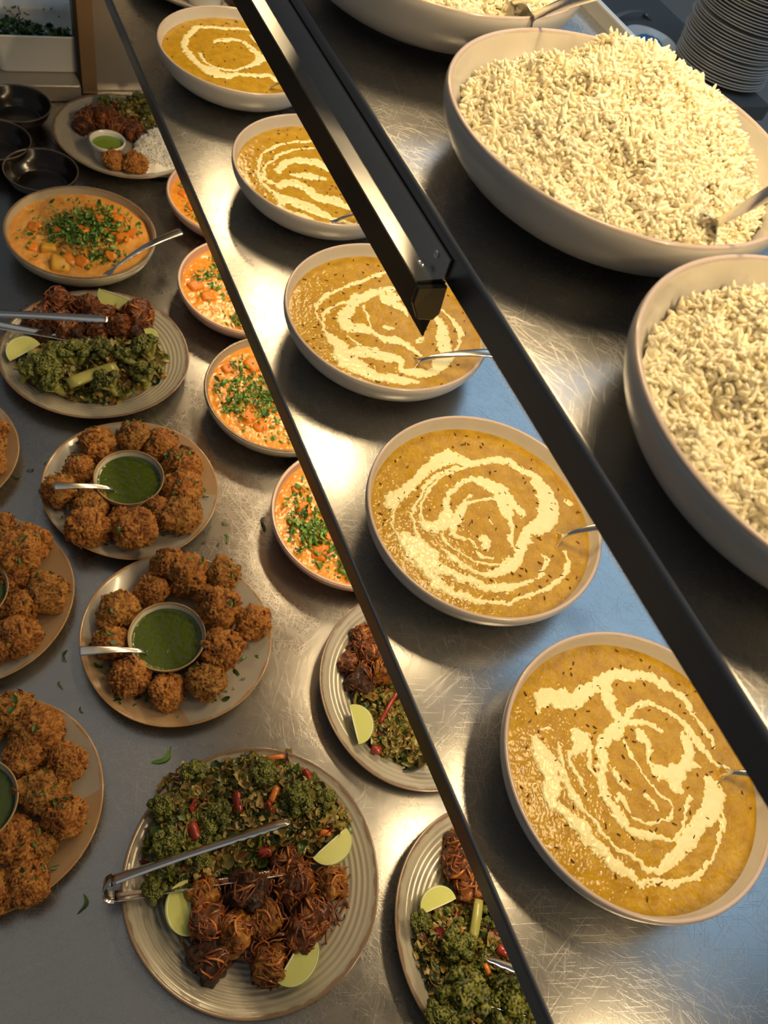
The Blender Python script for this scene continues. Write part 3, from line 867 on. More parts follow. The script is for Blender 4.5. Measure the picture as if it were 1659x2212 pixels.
for key, (bx, by) in DAL_POS.items():
    crock('serving_bowl', MESH_BOWL, M_BOWL, (bx, by, SHELF_A), DAL_LABEL[key], 'bowl', 'dal bowls on the middle shelf', rotz=hash(key) % 7 if False else {'D1': 0.3, 'D2': 1.4, 'D3': 2.6, 'D4': 4.1, 'D5': 5.2}[key])
    z0 = SHELF_A + DAL_H
    near = key in ('D4', 'D5', 'D3')
    V, T = disc_grid(0.1322, 290 if key != 'D3' and near else 230 if near else 150)
    seed = int(key[1]) * 13
    h = fbm(V * 110 + seed, 3, seed) * 0.0006 + fbm(V * 480 + seed, 2, seed + 3) * 0.00035
    edge = np.clip((0.1322 - np.linalg.norm(V[:, :2], axis=1)) / 0.006, 0, 1)
    V[:, 2] = h * edge
    dal = obj('dal', mesh_np('dal', V, T), M_DAL, None, (bx, by, z0))
    tag(dal, 'yellow lentil dal with cream swirl filling the ' + DAL_WHICH[key], 'dal', 'dal in the serving bowls', 'stuff')
    S = stroke_field(V, key, (bx, by), z0)
    S = np.minimum(S, (0.128 - np.linalg.norm(V[:, :2], axis=1)))
    cv, cT, cS = clip_tris(V, T, S)
    cv = cv.copy(); cv[:, 2] = cv[:, 2] * 0.55 + 0.0002 + 0.0013 * np.clip(cS / 0.003, 0, 1) ** 0.7 + fbm(cv * 300, 2, 3) * 0.0004
    obj('cream_swirl', mesh_np('cream', cv, cT), M_CREAM, dal)['label'] = 'pale yellow cream swirl'
    s = obj('cumin_seeds', seeds_mesh(90, 0.127, lambda x, y: 0.0011, seed), M_SEED, dal); s['kind'] = 'stuff'; s['label'] = 'dark cumin seeds'

# dal spoons
for key, p0, z0, p1, z1 in (('D1', (578, 188), 1.344, (640, 183), 1.362), ('D2', (712, 482), 1.344, (800, 462), 1.362), ('D3', (884, 783), 1.343, (1058, 774), 1.374), ('D4', (1192, 1163), 1.343, (1290, 1150), 1.374), ('D5', (1540, 1667), 1.343, (1616, 1678), 1.362)):
    a = W(*p0, z0); b = W(*p1, z1); d = (b - a).normalized()
    spoon(a, a + d * (0.175 if key in ('D1', 'D2') else 0.155), 'steel spoon handle rising out of the dal in the ' + DAL_WHICH[key], 'spoons in the dal', SP_THIN if key in ('D1', 'D2') else SP_BIG)

# ================================================================== rice
def grains_mesh(n, R, zf, seed, ln=0.0066, rad=0.00175, tilt=0.55, centre=(0, 0), lift=0.001, shape=None, wall=None):
    r = np.random.RandomState(seed)
    sides = 5; tt = np.array([-1, -0.72, 0.0, 0.72, 1.0]); rr = np.array([0.35, 0.85, 1.0, 0.85, 0.35])
    th = np.linspace(0, 2 * PI, sides, endpoint=False)
    a = r.rand(n) * 2 * PI; d = R * np.sqrt(r.rand(n)); X = d * np.cos(a) + centre[0]; Y = d * np.sin(a) + centre[1]
    if shape is not None:
        ok = shape(X, Y); X, Y = X[ok], Y[ok]; n = len(X)
    Z = zf(X, Y) + (r.rand(n) - 0.45) * 0.0034 + lift
    if wall is not None:
        ok = np.hypot(X - centre[0], Y - centre[1]) + ln * 0.6 < np.interp(Z - 0.004, wall[0], wall[1])
        X, Y, Z = X[ok], Y[ok], Z[ok]; n = len(X)
    az = r.rand(n) * 2 * PI; el = r.normal(0, tilt, n)
    D = np.c_[np.cos(az) * np.cos(el), np.sin(az) * np.cos(el), np.sin(el)]
    U = np.cross(D, [0, 0, 1.0]); U /= np.linalg.norm(U, axis=1)[:, None] + 1e-9; Wd = np.cross(U, D)
    L = ln * (0.7 + 0.6 * r.rand(n)); K = rad * (0.85 + 0.35 * r.rand(n)); cv = r.normal(0, 0.18, n)
    ctr = np.c_[X, Y, Z]
    P = ctr[:, None, :] + L[:, None, None] * (tt[None, :, None] * D[:, None, :] + (cv[:, None] * (tt[None, :] ** 2))[:, :, None] * Wd[:, None, :])
    ring = np.cos(th)[None, None, :, None] * U[:, None, None, :] + np.sin(th)[None, None, :, None] * Wd[:, None, None, :]
    V = (P[:, :, None, :] + (K[:, None] * rr[None, :])[:, :, None, None] * ring).reshape(-1, 3)
    f = []
    for i in range(4):
        for j in range(sides):
            k = (j + 1) % sides; f.append((i * sides + j, i * sides + k, (i + 1) * sides + k, (i + 1) * sides + j))
    f.append((0, 4, 3, 2)); f.append((0, 2, 1, 0))
    f = np.array(f[:-1] + [(20, 21, 22, 23)])
    F = (f[None] + (np.arange(n) * 25)[:, None, None]).reshape(-1, 4)
    return mesh_np('grains', V, F)


RICE_POS = {'R1': (0.432, 0.728), 'R2': (0.4543, 0.4357), 'R3': (0.4400, 0.1512)}
RICE_LABEL = {'R1': 'farthest rice bowl, cut off by the top of the photo', 'R2': 'large cream bowl heaped with rice at the upper right', 'R3': 'nearest rice bowl, cut off by the right edge'}
RICE_WHICH = {'R1': 'farthest rice bowl', 'R2': 'middle rice bowl, heaped highest', 'R3': 'nearest rice bowl at the right edge'}
def rice_height(key):
    def f(x, y):
        x = np.asarray(x, float); y = np.asarray(y, float); sh = x.shape
        d = np.sqrt(x * x + y * y) / 0.126
        q = np.c_[x.ravel(), y.ravel(), np.full(x.size, ord(key[1]) * 1.7)]
        dome = {'R1': 0.036, 'R2': 0.052, 'R3': 0.040}[key]
        hx, hy = {'R1': (0.01, 0.0), 'R2': (0.035, 0.030), 'R3': (0.02, 0.03)}[key]
        dd = np.sqrt((x - hx) ** 2 + (y - hy) ** 2) / 0.110
        z = 0.031 + dome * np.exp(-(dd ** 2) * 1.35) * np.clip((1.06 - d) * 4.0, 0, 1)
        lump = (fbm(q * 26, 3, 5) * 0.016 + fbm(q * 70, 2, 8) * 0.006).reshape(sh)
        return np.maximum(0.025, z + lump * np.clip((1.08 - d) * 5, 0, 1))
    return f

for key, (bx, by) in RICE_POS.items():
    crock('serving_bowl', MESH_BOWL, M_BOWL, (bx, by, SHELF_B), RICE_LABEL[key], 'bowl', 'rice bowls on the upper shelf', {'R1': 1.0, 'R2': 3.0, 'R3': 0.2}[key])
    zf = rice_height(key)
    V, T = disc_grid(0.1225, 150)
    V[:, 2] = zf(V[:, 0], V[:, 1]) + 0.0004 + fbm(V * 260, 2, 6) * 0.0012
    rc = obj('rice', mesh_np('rice', V, T), M_RICE, None, (bx, by, SHELF_B))
    tag(rc, 'boiled white rice piled in the ' + RICE_WHICH[key], 'rice', 'rice in the upper bowls', 'stuff')
    g = obj('rice_grains', grains_mesh(8200 if key != 'R1' else 3800, 0.1265, zf, ord(key[1]), wall=([0.008, 0.0115, 0.020, 0.032, 0.044, 0.056, 0.062, 0.10], [0.080, 0.096, 0.113, 0.126, 0.1325, 0.135, 0.15, 0.15])), M_RICE, rc); g['kind'] = 'stuff'
a = W(1528, 492, 1.772); b = W(1659, 420, 1.812); d = (b - a).normalized()
spoon(a, a + d * 0.150, 'steel spoon stuck in the rice of the middle rice bowl', 'spoons in the rice', updir=(-0.6, -0.45, 0.4))
a = W(1128, 46, 1.772); b = W(1240, 5, 1.806); d = (b - a).normalized()
spoon(a, a + d * 0.155, 'steel spoon stuck in the rice of the farthest rice bowl', 'spoons in the rice', updir=(-0.5, -0.6, 0.4))

# ================================================================== bhajis
def bhaji_mesh(seed):
    v, f = ico(5)
    r = np.random.RandomState(seed); o = r.rand(3) * 50
    base = fbm(v * 1.3 + o, 2, seed) * 0.26
    n2 = 1 - np.abs(fbm(v * 3.2 + o, 3, seed + 1)) * 2.2
    n3 = 1 - np.abs(fbm(v * 7.5 + o, 3, seed + 2)) * 2.2
    n4 = fbm(v * 17 + o, 2, seed + 3)
    h = 1 + base + 0.15 * n2 + 0.12 * n3 + 0.075 * n4 - 0.15
    # craggy corners: a few pulled lobes
    for i in range(4):
        d = r.normal(size=3); d /= np.linalg.norm(d)
        h += 0.16 * np.exp(-((1 - v @ d) / 0.06)) * (0.4 + r.rand())
    p = v * h[:, None]; p[:, 2] *= 0.86
    tone = np.clip(0.5 + 0.9 * n4 + 0.35 * (n3 - 0.4), 0, 1)
    # shredded onion ends
    mb_v = [p]; mb_f = [f]; cols = [np.repeat(tone[:, None], 3, 1)]; nb = len(p)
    for i in range(16):
        d = r.normal(size=3); d[2] = abs(d[2]) * 0.8; d /= np.linalg.norm(d)
        e = np.cross(d, r.normal(size=3)); e /= np.linalg.norm(e)
        k = r.rand() * 0.35 + 0.12
        path = [d * 0.93 + e * (s * k) + d * (0.16 * math.sin(PI * min(1, s * 0.8 + 0.1))) for s in np.linspace(0, 1.6, 6)]
        tv, tf = tube_vf(path, [0.05, 0.06, 0.055, 0.05, 0.04, 0.02], 5)
        tri = []
        for q in tf: tri += [(q[0], q[j], q[j + 1]) for j in range(1, len(q) - 1)]
        mb_v.append(tv); mb_f.append(np.array(tri) + nb); nb += len(tv); cols.append(np.full((len(tv), 3), 0.25))
    return mesh_np('bhaji', np.concatenate(mb_v), np.concatenate(mb_f), True, np.concatenate(cols))

BHAJI = [bhaji_mesh(s) for s in (3, 14, 25, 36, 47, 58, 69, 80)]
for i, mm in enumerate(BHAJI): mm.materials.append(M_BHAJI[1 if i in (2, 6) else 0])

BH_LAST = []; BH_AT = {}
def put_bhaji(px, py, rpx, zc, label, group, k):
    p = W(px, py, zc); r = rpx / ppm(px, py, zc) * 0.93
    rr = np.random.RandomState(int(px * 7 + py))
    o = obj('onion_bhaji', BHAJI[k % 8], None, None, p, (rr.rand() * 0.8 - 0.4, rr.rand() * 0.8 - 0.4, rr.rand() * 6.28), r)
    BH_LAST[:] = [p.x, p.y, p.z, r]
    return tag(o, label, 'bhaji', group)

PLZ = COUNTER + 0.0065                 # upper face of the plates
ORD = ['first', 'second', 'third', 'fourth', 'fifth', 'sixth', 'seventh', 'eighth', 'ninth', 'tenth', 'eleventh', 'twelfth', 'thirteenth', 'fourteenth', 'fifteenth', 'sixteenth', 'seventeenth', 'eighteenth', 'nineteenth', 'twentieth']
def clockwise(pts):
    ang = [math.atan2(x, -y) % (2 * PI) for x, y in pts]
    order = sorted(range(len(pts)), key=lambda i: ang[i]); out = [None] * len(pts)
    for n, i in enumerate(order): out[i] = ORD[n]
    return out


def from_left(pts):
    order = sorted(range(len(pts)), key=lambda i: pts[i][0]); out = [None] * len(pts)
    for n, i in enumerate(order): out[i] = ORD[n]
    return out


def chutney(px, py, rx, ry, which, spoon_from=None, spoon_to=None):
    o = crock('ramekin', MESH_RAM, M_RAMEKIN, (rx, ry, PLZ), 'speckled grey ramekin on ' + which, 'ramekin', 'chutney ramekins')
    V, T = disc_grid(0.0492, 70)
    d = np.linalg.norm(V[:, :2], axis=1)
    V[:, 2] = fbm(V * 160 + rx * 9, 3, 4) * 0.0007 + 0.0012 * np.clip((d - 0.046) / 0.004, 0, 1)
    c = obj('green_chutney', mesh_np('chutney', V, T), M_CHUT, None, (rx, ry, PLZ + 0.0385))
    tag(c, 'dark green herb chutney in the ramekin on ' + which, 'chutney', 'chutney in the ramekins', 'stuff')
    if spoon_from:
        a = W(*spoon_from, PLZ + 0.041); b = W(*spoon_to, PLZ + 0.066)
        spoon(a, b, 'teaspoon resting in the chutney on ' + which, 'chutney teaspoons', SP_TEA, 0.132)


PLATES = {
 'bh1': ((0.1456, 0.7923), 'the upper full plate', 'round grey bhaji plate, the upper of the two fully in view', 2.7,
   [(208,960,40),(289,944,37),(350,963,38),(393,1006,42),(392,1056,42),(391,1111,45),(338,1106,36),(292,1146,47),(190,1143,46),(196,1092,40),(125,1060,38),(171,1015,34),(262,1120,30)]),
 'bh2': ((0.148, 0.5083), 'the lower full plate', 'round grey and tan bhaji plate, the lower of the two fully in view', 5.6,
   [(362,1220,37),(407,1243,48),(486,1240,37),(475,1313,48),(547,1344,40),(478,1404,48),(445,1471,44),(362,1494,41),(277,1462,46),(240,1389,37),(254,1318,45),(329,1275,38),(445,1285,30)]),
 'L1': ((-0.1503, 0.9334), 'the farthest left-edge plate', 'farthest bhaji plate cut off by the left edge, mostly out of frame', 1.2,
   [(-12,925,30),(-18,1000,30),(-22,962,34)]),
 'L2': ((-0.1147, 0.6536), 'the middle left-edge plate', 'middle bhaji plate of the three cut off by the left edge', 2.0,
   [(69,1172,42),(38,1196,50),(104,1279,46),(30,1248,40),(42,1313,42),(38,1378,47),(-10,1172,40),(-14,1400,40),(8,1130,26)]),
 'L3': ((-0.1371, 0.3508), 'the nearest left-edge plate', 'nearest bhaji plate of the three cut off by the left edge', 0.8,
   [(34,1535,46),(80,1582,56),(146,1645,42),(52,1632,44),(97,1707,54),(138,1767,47),(41,1819,53),(60,1903,50),(92,1832,30),(-20,1560,45),(-10,1930,46)]),
}
for key, ((x, y), which, lab, rz, lst) in PLATES.items():
    i = 0 if key in ('bh1', 'L2') else 1
    crock('dinner_plate', MESH_DIP[i], M_TWO[i], (x, y, COUNTER), lab, 'plate', 'bhaji plates', rz)
    sx = np.mean([a for a, b, c in lst]); sy = np.mean([b for a, b, c in lst])
    rank = clockwise([(a - sx, b - sy) for a, b, c in lst])
    for k, (a, b, r) in enumerate(lst):
        p0 = W(a, b, PLZ + 0.026)
        piled = any(k2 != k and (a - a2) ** 2 + (b - b2) ** 2 < (0.95 * max(r, r2)) ** 2 and r > r2 for k2, (a2, b2, r2) in enumerate(lst))
        zc = PLZ + (0.042 if piled else 0.026) + 0.012 * max(0, (math.hypot(p0.x - x, p0.y - y) - 0.09) / 0.05)
        put_bhaji(a, b, r, zc, 'onion bhaji, %s clockwise from top on %s' % (rank[k], which), 'onion bhajis', k * 3 + len(key) + i + ord(key[1]))
        BH_AT.setdefault(key, []).append(list(BH_LAST))
chutney(278, 1020, 0.1415, 0.7913, 'the upper full bhaji plate', (250, 1057), (116, 1050))
chutney(362, 1366, 0.1295, 0.4983, 'the lower full bhaji plate', (322, 1408), (171, 1406))
chutney(0, 0, -0.1180, 0.6480, 'the middle left plate')
chutney(0, 0, -0.1513, 0.3484, 'the nearest left plate')

# ================================================================== vegetables, limes, roast pieces
def chunk_mesh(seed, rag=0.10, squash=(1, 1, 1)):
    """roughly cubic roasted piece, unit half size"""
    v, f = ico(4); r = np.random.RandomState(seed); o = r.rand(3) * 40
    q = v / (np.abs(v) ** 5).sum(1)[:, None] ** (1 / 5.0)
    h = 1 + fbm(v * 1.4 + o, 2, seed) * 0.22 + fbm(v * 4.5 + o, 3, seed + 1) * rag + (1 - np.abs(fbm(v * 8 + o, 2, seed + 2)) * 2) * rag * 0.5
    tone = np.clip(0.45 + 0.9 * fbm(v * 2.5 + o, 3, seed + 5), 0, 1)
    return mesh_np('chunk', q * h[:, None] * np.array(squash) * 0.82, f, True, np.repeat(tone[:, None], 3, 1))

def wrapped(mesh_seed, n):
    base = chunk_mesh(mesh_seed, 0.30); r = np.random.RandomState(mesh_seed); mb = MB()
    for i in range(n):
        d = r.normal(size=3); d[2] = d[2] * 0.8 + 0.25; d /= np.linalg.norm(d); e = np.cross(d, r.normal(size=3)); e /= np.linalg.norm(e)
        k = 8; L = 0.5 + 1.0 * r.rand(); bend = r.normal(0, 1.2); path = []
        for s_ in np.linspace(-0.5, 0.5, k):
            q = d * math.cos(s_ * L) + e * math.sin(s_ * L) + np.cross(d, e) * bend * (s_ ** 2 - 0.1) * 1.6
            path.append(q / (np.abs(q) ** 4).sum() ** 0.25 * (0.90 + 0.10 * r.rand() + 0.12 * abs(s_) * (r.rand() < 0.3)))
        c = np.array([(0.25, 0.062, 0.011), (0.32, 0.090, 0.014), (0.16, 0.040, 0.008), (0.38, 0.13, 0.02)][r.randint(4)]) * (0.7 + 0.6 * r.rand())
        mb.add(*tube_vf(path, 0.075 * (0.6 + 0.7 * r.rand()) * np.array([0.4, 0.9, 1, 1, 1, 1, 0.8, 0.3]), 5, flat=0.45), col=c)
    return base, mb.build('wrap', True, True)

CHUNK = []; WRAP = []
for q_, s_ in enumerate((5, 6, 7, 8)):
    a_, b_ = wrapped(s_, (42, 22, 12, 50)[q_]); a_.materials.append([M_STICKY, M_SQUASH_GLAZED, M_STICKY_DARK, M_STICKY][q_]); b_.materials.append(M_SHRED); CHUNK.append(a_); WRAP.append(b_)
def put_chunk(kind, p, rot, s):
    o = obj('roast_squash_piece', CHUNK[kind], None, None, p, rot, s)
    w_ = obj('onion_wrap', WRAP[kind], None, o); w_['label'] = 'sticky onion shreds stuck to the piece'
    return o
CUBE = []
def cube_mesh(seed):
    r = np.random.RandomState(seed); v, f = ico(3)
    q = v / (np.abs(v) ** 9).sum(1)[:, None] ** (1 / 9.0)
    q = q * np.array([1, 0.75 + 0.3 * r.rand(), 0.7 + 0.3 * r.rand()])
    q[:, 0] += q[:, 2] * (r.rand() - 0.5) * 0.5; q *= (1 + fbm(v * 2 + seed, 2, seed) * 0.10)[:, None]
    return mesh_np('cube', q, f)
for k in range(4):
    mm = cube_mesh(50 + k); mm.materials.append(M_YELLOW if k == 3 else M_SQUASH); CUBE.append(mm)


def broc_meshes(seed, lean=0.2):
    """unit floret: crown about radius 1 around (0,0,0.9), stem down to z=-0.9; returns crown mesh, stem mesh"""
    r = np.random.RandomState(seed); V = []; F = []; CL = []; nb = 0
    lumps = [(0, 0, 0.95, 0.62)]
    for i in range(7):
        a = i / 7 * 2 * PI + r.rand() * 0.5; d = 0.62 + 0.2 * r.rand()
        lumps.append((d * math.cos(a), d * math.sin(a), 0.62 + 0.3 * r.rand(), 0.40 + 0.16 * r.rand()))
    for (x, y, z, s) in lumps:
        v, f = ico(5 if s > 0.5 else 4)
        pts = r.normal(size=(420, 3)); pts /= np.linalg.norm(pts, axis=1)[:, None]
        dmin = np.sqrt(np.maximum(0, 2 - 2 * (v @ pts.T).max(1)))
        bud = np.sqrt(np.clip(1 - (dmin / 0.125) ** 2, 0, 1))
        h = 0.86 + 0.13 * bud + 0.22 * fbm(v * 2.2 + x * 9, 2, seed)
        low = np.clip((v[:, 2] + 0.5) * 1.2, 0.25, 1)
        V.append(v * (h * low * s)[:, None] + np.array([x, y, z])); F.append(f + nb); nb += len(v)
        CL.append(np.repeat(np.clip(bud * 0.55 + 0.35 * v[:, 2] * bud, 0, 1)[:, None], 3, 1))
    crown = mesh_np('crown', np.concatenate(V), np.concatenate(F), True, np.concatenate(CL))
    mb = MB()
    p = catmull([(lean * 1.4, 0.05, -1.15), (lean, 0, -0.6), (0.1, 0, 0.0), (0, 0, 0.55)], 4)
    mb.add(*tube_vf(p, np.linspace(0.30, 0.36, len(p)), 10, up=(0, 1, 0)))
    for (x, y, z, s) in lumps[1:]:
        p = catmull([(0.06, 0, -0.25), (x * 0.45, y * 0.45, 0.12), (x, y, z - 0.05)], 4)
        mb.add(*tube_vf(p, np.linspace(0.17, 0.14, len(p)), 7, up=(0.3, 1, 0.2)))
    return crown, mb.build('stem')

BROC = []
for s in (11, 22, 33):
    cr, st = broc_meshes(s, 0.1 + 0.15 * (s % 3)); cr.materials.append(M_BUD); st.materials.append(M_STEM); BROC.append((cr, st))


def put_broc(p, r, label, k, tilt=(0.5, 0.0), rz=0.0, group='broccoli florets'):
    t = thing('broccoli_floret', label, 'broccoli', p, 0, group)
    t.rotation_euler = (tilt[0], tilt[1], rz); t.scale = (r, r, r)
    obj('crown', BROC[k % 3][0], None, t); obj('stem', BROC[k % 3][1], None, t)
    return t


def lime_parts():
    """wedge with its long axis on x, one flesh face turned to +z, rind bulging to -z/-y"""
    A, B = 1.0, 0.98; n = 22; W0 = math.radians(82)
    def prof(x): return B * math.sqrt(max(0, 1 - (x / A) ** 2)) ** 0.9
    xs = np.sin(np.linspace(-PI / 2, PI / 2, n)) * 0.995
    def arc_mesh(r0, r1, sub, name, mat):
        V = []; F = []; ang = np.linspace(0, -W0, sub)
        for x in xs:
            for rr in (r0, r1):
                for a in ang: V.append((x, prof(x) * rr * math.cos(a), prof(x) * rr * math.sin(a)))
        m2 = 2 * sub
        for i in range(n - 1):
            for j in range(sub - 1):
                a = i * m2 + j; b = a + m2
                F.append((a, a + 1, b + 1, b)); F.append((a + sub, b + sub, b + sub + 1, a + sub + 1))
            for j in (0, sub - 1):
                a = i * m2 + j; b = a + m2; F.append((a, b, b + sub, a + sub))
        mm = mesh_np(name, np.array(V), F); mm.materials.append(mat); return mm
    rind = arc_mesh(0.95, 1.0, 12, 'rind', M_RIND); pith = arc_mesh(0.885, 0.951, 12, 'pith', M_PITH)
    V = []; F = []
    sub = 12; ang = np.linspace(0, -W0, sub)
    for x in xs:
        V.append((x, 0.0, 0.0))
        for a in ang: V.append((x, prof(x) * 0.886 * math.cos(a), prof(x) * 0.886 * math.sin(a)))
    k = sub + 1
    for i in range(n - 1):
        for j in range(sub):
            a = i * k + j; b = a + k; F.append((a, a + 1, b + 1, b))
        F.append((i * k, (i + 1) * k, (i + 1) * k + sub, i * k + sub))
    flesh = mesh_np('flesh', np.array(V), F, False); flesh.materials.append(M_FLESH)
    tv, tf = tube_vf([(x, 0.012, 0.004) for x in np.linspace(-0.9, 0.9, 8)], [0.012, 0.03, 0.036, 0.036, 0.036, 0.036, 0.03, 0.012], 6)
    core = mesh_np('core', tv, tf); core.materials.append(M_PITH)
    return flesh, pith, rind, core

LIME = lime_parts()
def put_lime(px, py, z, ax, lenpx, label, group, side=1, tilt=0.5, lift=0.0):
    """ax: image direction (dx,dy) of the long axis"""
    p = W(px, py, z); q = W(px + ax[0], py + ax[1], z + lift)
    d = (q - p).normalized(); half = 0.5 * lenpx / ppm(px, py, z)
    t = thing('lime_wedge', label, 'lime', (0, 0, 0), 0, group)
    t.matrix_world = basis(p, d) @ Matrix.Rotation(tilt * side, 4, 'X') @ Matrix.Translation((0, -half * 0.46, 0.30 * half)) @ Matrix.Scale(half, 4)
    for nm, mm in zip(('flesh', 'pith', 'rind', 'core'), LIME): obj(nm, mm, None, t)
    return t


def inside(poly, X, Y):
    P = np.asarray(poly, float); ok = np.zeros(len(X), bool); n = len(P); j = n - 1
    for i in range(n):
        c = ((P[i, 1] > Y) != (P[j, 1] > Y)) & (X < (P[j, 0] - P[i, 0]) * (Y - P[i, 1]) / (P[j, 1] - P[i, 1] + 1e-12) + P[i, 0])
        ok ^= c; j = i
    return ok


def poly_dist(poly, X, Y):
    P = np.asarray(poly, float); best = np.full(len(X), 9.0)
    for i in range(len(P)):
        a = P[i]; b = P[(i + 1) % len(P)]; d = b - a; t = np.clip(((X - a[0]) * d[0] + (Y - a[1]) * d[1]) / (d @ d), 0, 1)
        best = np.minimum(best, np.hypot(X - a[0] - t * d[0], Y - a[1] - t * d[1]))
    return best


GREENS = 1.25 * np.array([(0.20, 0.17, 0.035), (0.27, 0.20, 0.045), (0.33, 0.21, 0.06), (0.14, 0.16, 0.02), (0.05, 0.10, 0.015), (0.02, 0.05, 0.012), (0.38, 0.28, 0.10), (0.10, 0.15, 0.02), (0.30, 0.14, 0.03), (0.22, 0.02, 0.02)])
GW = np.array([0.16, 0.18, 0.17, 0.08, 0.10, 0.12, 0.12, 0.04, 0.04, 0.02])


def mound(poly_px, zbase, hmax, seed, falloff=0.030):
    """returns world polygon and height function of a heap over that outline"""
    poly = [W(a, b, zbase)[:2] for a, b in poly_px]
    def zf(X, Y):
        X = np.asarray(X, float); Y = np.asarray(Y, float)
        d = poly_dist(poly, X, Y) * np.where(inside(poly, X, Y), 1, -1)
        u = np.clip(d / falloff, 0, 1); q = np.c_[X, Y, np.full(len(X), seed * 1.3)]
        return zbase + hmax * np.sqrt(u) * (0.85 + 0.35 * fbm(q * 45, 2, seed)) + fbm(q * 110, 2, seed + 2) * 0.003 * u
    return poly, zf


def scatter(poly, n, r):
    P = np.asarray(poly); lo, hi = P.min(0), P.max(0); X = []; Y = []
    while len(X) < n:
        x = lo[0] + r.rand(n * 2) * (hi[0] - lo[0]); y = lo[1] + r.rand(n * 2) * (hi[1] - lo[1]); k = inside(poly, x, y)
        X += list(x[k]); Y += list(y[k])
    return np.array(X[:n]), np.array(Y[:n])


def heap_base(poly, zf, n=60):
    P = np.asarray(poly); lo, hi = P.min(0), P.max(0)
    xs = np.linspace(lo[0], hi[0], n); ys = np.linspace(lo[1], hi[1], n); X, Y = np.meshgrid(xs, ys)
    V = np.c_[X.ravel(), Y.ravel(), np.zeros(n * n)]
    i = np.arange(n - 1); I, J = np.meshgrid(i, i); a = (J * n + I).ravel()
    T = np.concatenate([np.c_[a, a + 1, a + n + 1], np.c_[a, a + n + 1, a + n]])
    S = poly_dist(poly, V[:, 0], V[:, 1]) * np.where(inside(poly, V[:, 0], V[:, 1]), 1, -1)
    V, T, S = clip_tris(V, T, S)
    V[:, 2] = zf(V[:, 0], V[:, 1]) - 0.003
    return V, T


def flakes(X, Y, Z, r, size=(0.005, 0.022), pal=GREENS, wts=GW, tilt=0.5, curl=0.4, aspect=(0.35, 0.9)):
    """small bent leaf shreds, 3x2 quads each, with a colour each"""
    n = len(X); us = np.array([-1, -0.35, 0.35, 1.0]); K = 3
    L = size[0] + (size[1] - size[0]) * r.rand(n) ** 1.5; A = aspect[0] + (aspect[1] - aspect[0]) * r.rand(n)
    az = r.rand(n) * 2 * PI; el = r.normal(0, tilt, n); ro = r.normal(0, tilt, n)
    D = np.c_[np.cos(az) * np.cos(el), np.sin(az) * np.cos(el), np.sin(el)]
    S0 = np.c_[-np.sin(az), np.cos(az), np.zeros(n)]; N0 = np.cross(D, S0)
    S1 = S0 * np.cos(ro)[:, None] + N0 * np.sin(ro)[:, None]; N = np.cross(D, S1)
    cu = r.normal(0, curl, n); V = []
    for ui, u in enumerate(us):
        wdt = [0.45, 1.0, 0.9, 0.35][ui]
        for s in (-1, 0, 1):
            jit = 1 + 0.35 * (r.rand(n) - 0.5)
            V.append(np.c_[X, Y, Z] + (L * u)[:, None] * D * 0.5 + (L * A * 0.5 * wdt * s * jit)[:, None] * S1 + (L * 0.5 * (cu * u * u + 0.25 * s * s * np.sign(cu)) + 0.0006 * r.randn(n))[:, None] * N)
    V = np.stack(V, 1).reshape(-1, 3)
    f = np.array([(i * K + j, i * K + j + 1, (i + 1) * K + j + 1, (i + 1) * K + j) for i in range(3) for j in range(2)])
    F = (f[None] + (np.arange(n) * 12)[:, None, None]).reshape(-1, 4)
    ci = r.choice(len(pal), n, p=wts / wts.sum()); col = pal[ci] * (0.7 + 0.6 * r.rand(n))[:, None]
    return V, F, np.repeat(col, 12, 0)


def strands(X, Y, zf, r, n, length=(0.02, 0.045), rad=0.0012, cols=((0.20, 0.05, 0.012), (0.32, 0.10, 0.02), (0.10, 0.028, 0.008)), jitter=0.004):
    mb = MB()
    cols = np.array(cols)
    for i in range(n):
        x, y = X[i], Y[i]; a = r.rand() * 2 * PI; L = length[0] + (length[1] - length[0]) * r.rand(); k = 7; path = []
        turn = r.normal(0, 0.5); zo = r.rand() * jitter
        for j in range(k):
            path.append((x, y, 0)); x += math.cos(a) * L / k; y += math.sin(a) * L / k; a += turn + r.normal(0, 0.35)
        path = np.array(path); path[:, 2] = zf(path[:, 0], path[:, 1]) + zo + 0.002 * np.sin(np.linspace(0, PI, k)) * r.rand() * 2
        mb.add(*tube_vf(path, rad * (0.7 + 0.7 * r.rand()) * np.array([0.5, 0.9, 1, 1, 1, 0.8, 0.4]), 5), col=cols[r.randint(len(cols))] * (0.7 + 0.7 * r.rand()))
    return mb.build('strands', True, True)


def greens_heap(poly_px, zbase, hmax, seed, which, n=1500):
    r = np.random.RandomState(seed); poly, zf = mound(poly_px, zbase, hmax, seed)
    V, T = heap_base(poly, zf)
    t = NTcache['greens_base']
    o = obj('shredded_greens', mesh_np('heap', V, T), t)
    tag(o, 'heap of shredded cooked cabbage and dark greens on ' + which, 'greens', 'shredded greens', 'stuff')
    X, Y = scatter(poly, n, r); Z = zf(X, Y) + (r.rand(n) - 0.3) * 0.004
    V, F, c = flakes(X, Y, Z, r)
    k = obj('leaf_shreds', mesh_np('shreds', V, F, True, c), M_LEAF, o); k['kind'] = 'stuff'
    return poly, zf


def sticky_heap(poly_px, zbase, hmax, seed, which, n=220):
    r = np.random.RandomState(seed); poly, zf = mound(poly_px, zbase, hmax, seed, 0.02)
    X, Y = scatter(poly, n, r)
    o = obj('caramelised_onion_shreds', strands(X, Y, zf, r, n), M_SHRED)
    tag(o, 'tangle of sticky reddish brown onion shreds on ' + which, 'onion', 'sticky onion shreds', 'stuff')
    return poly, zf


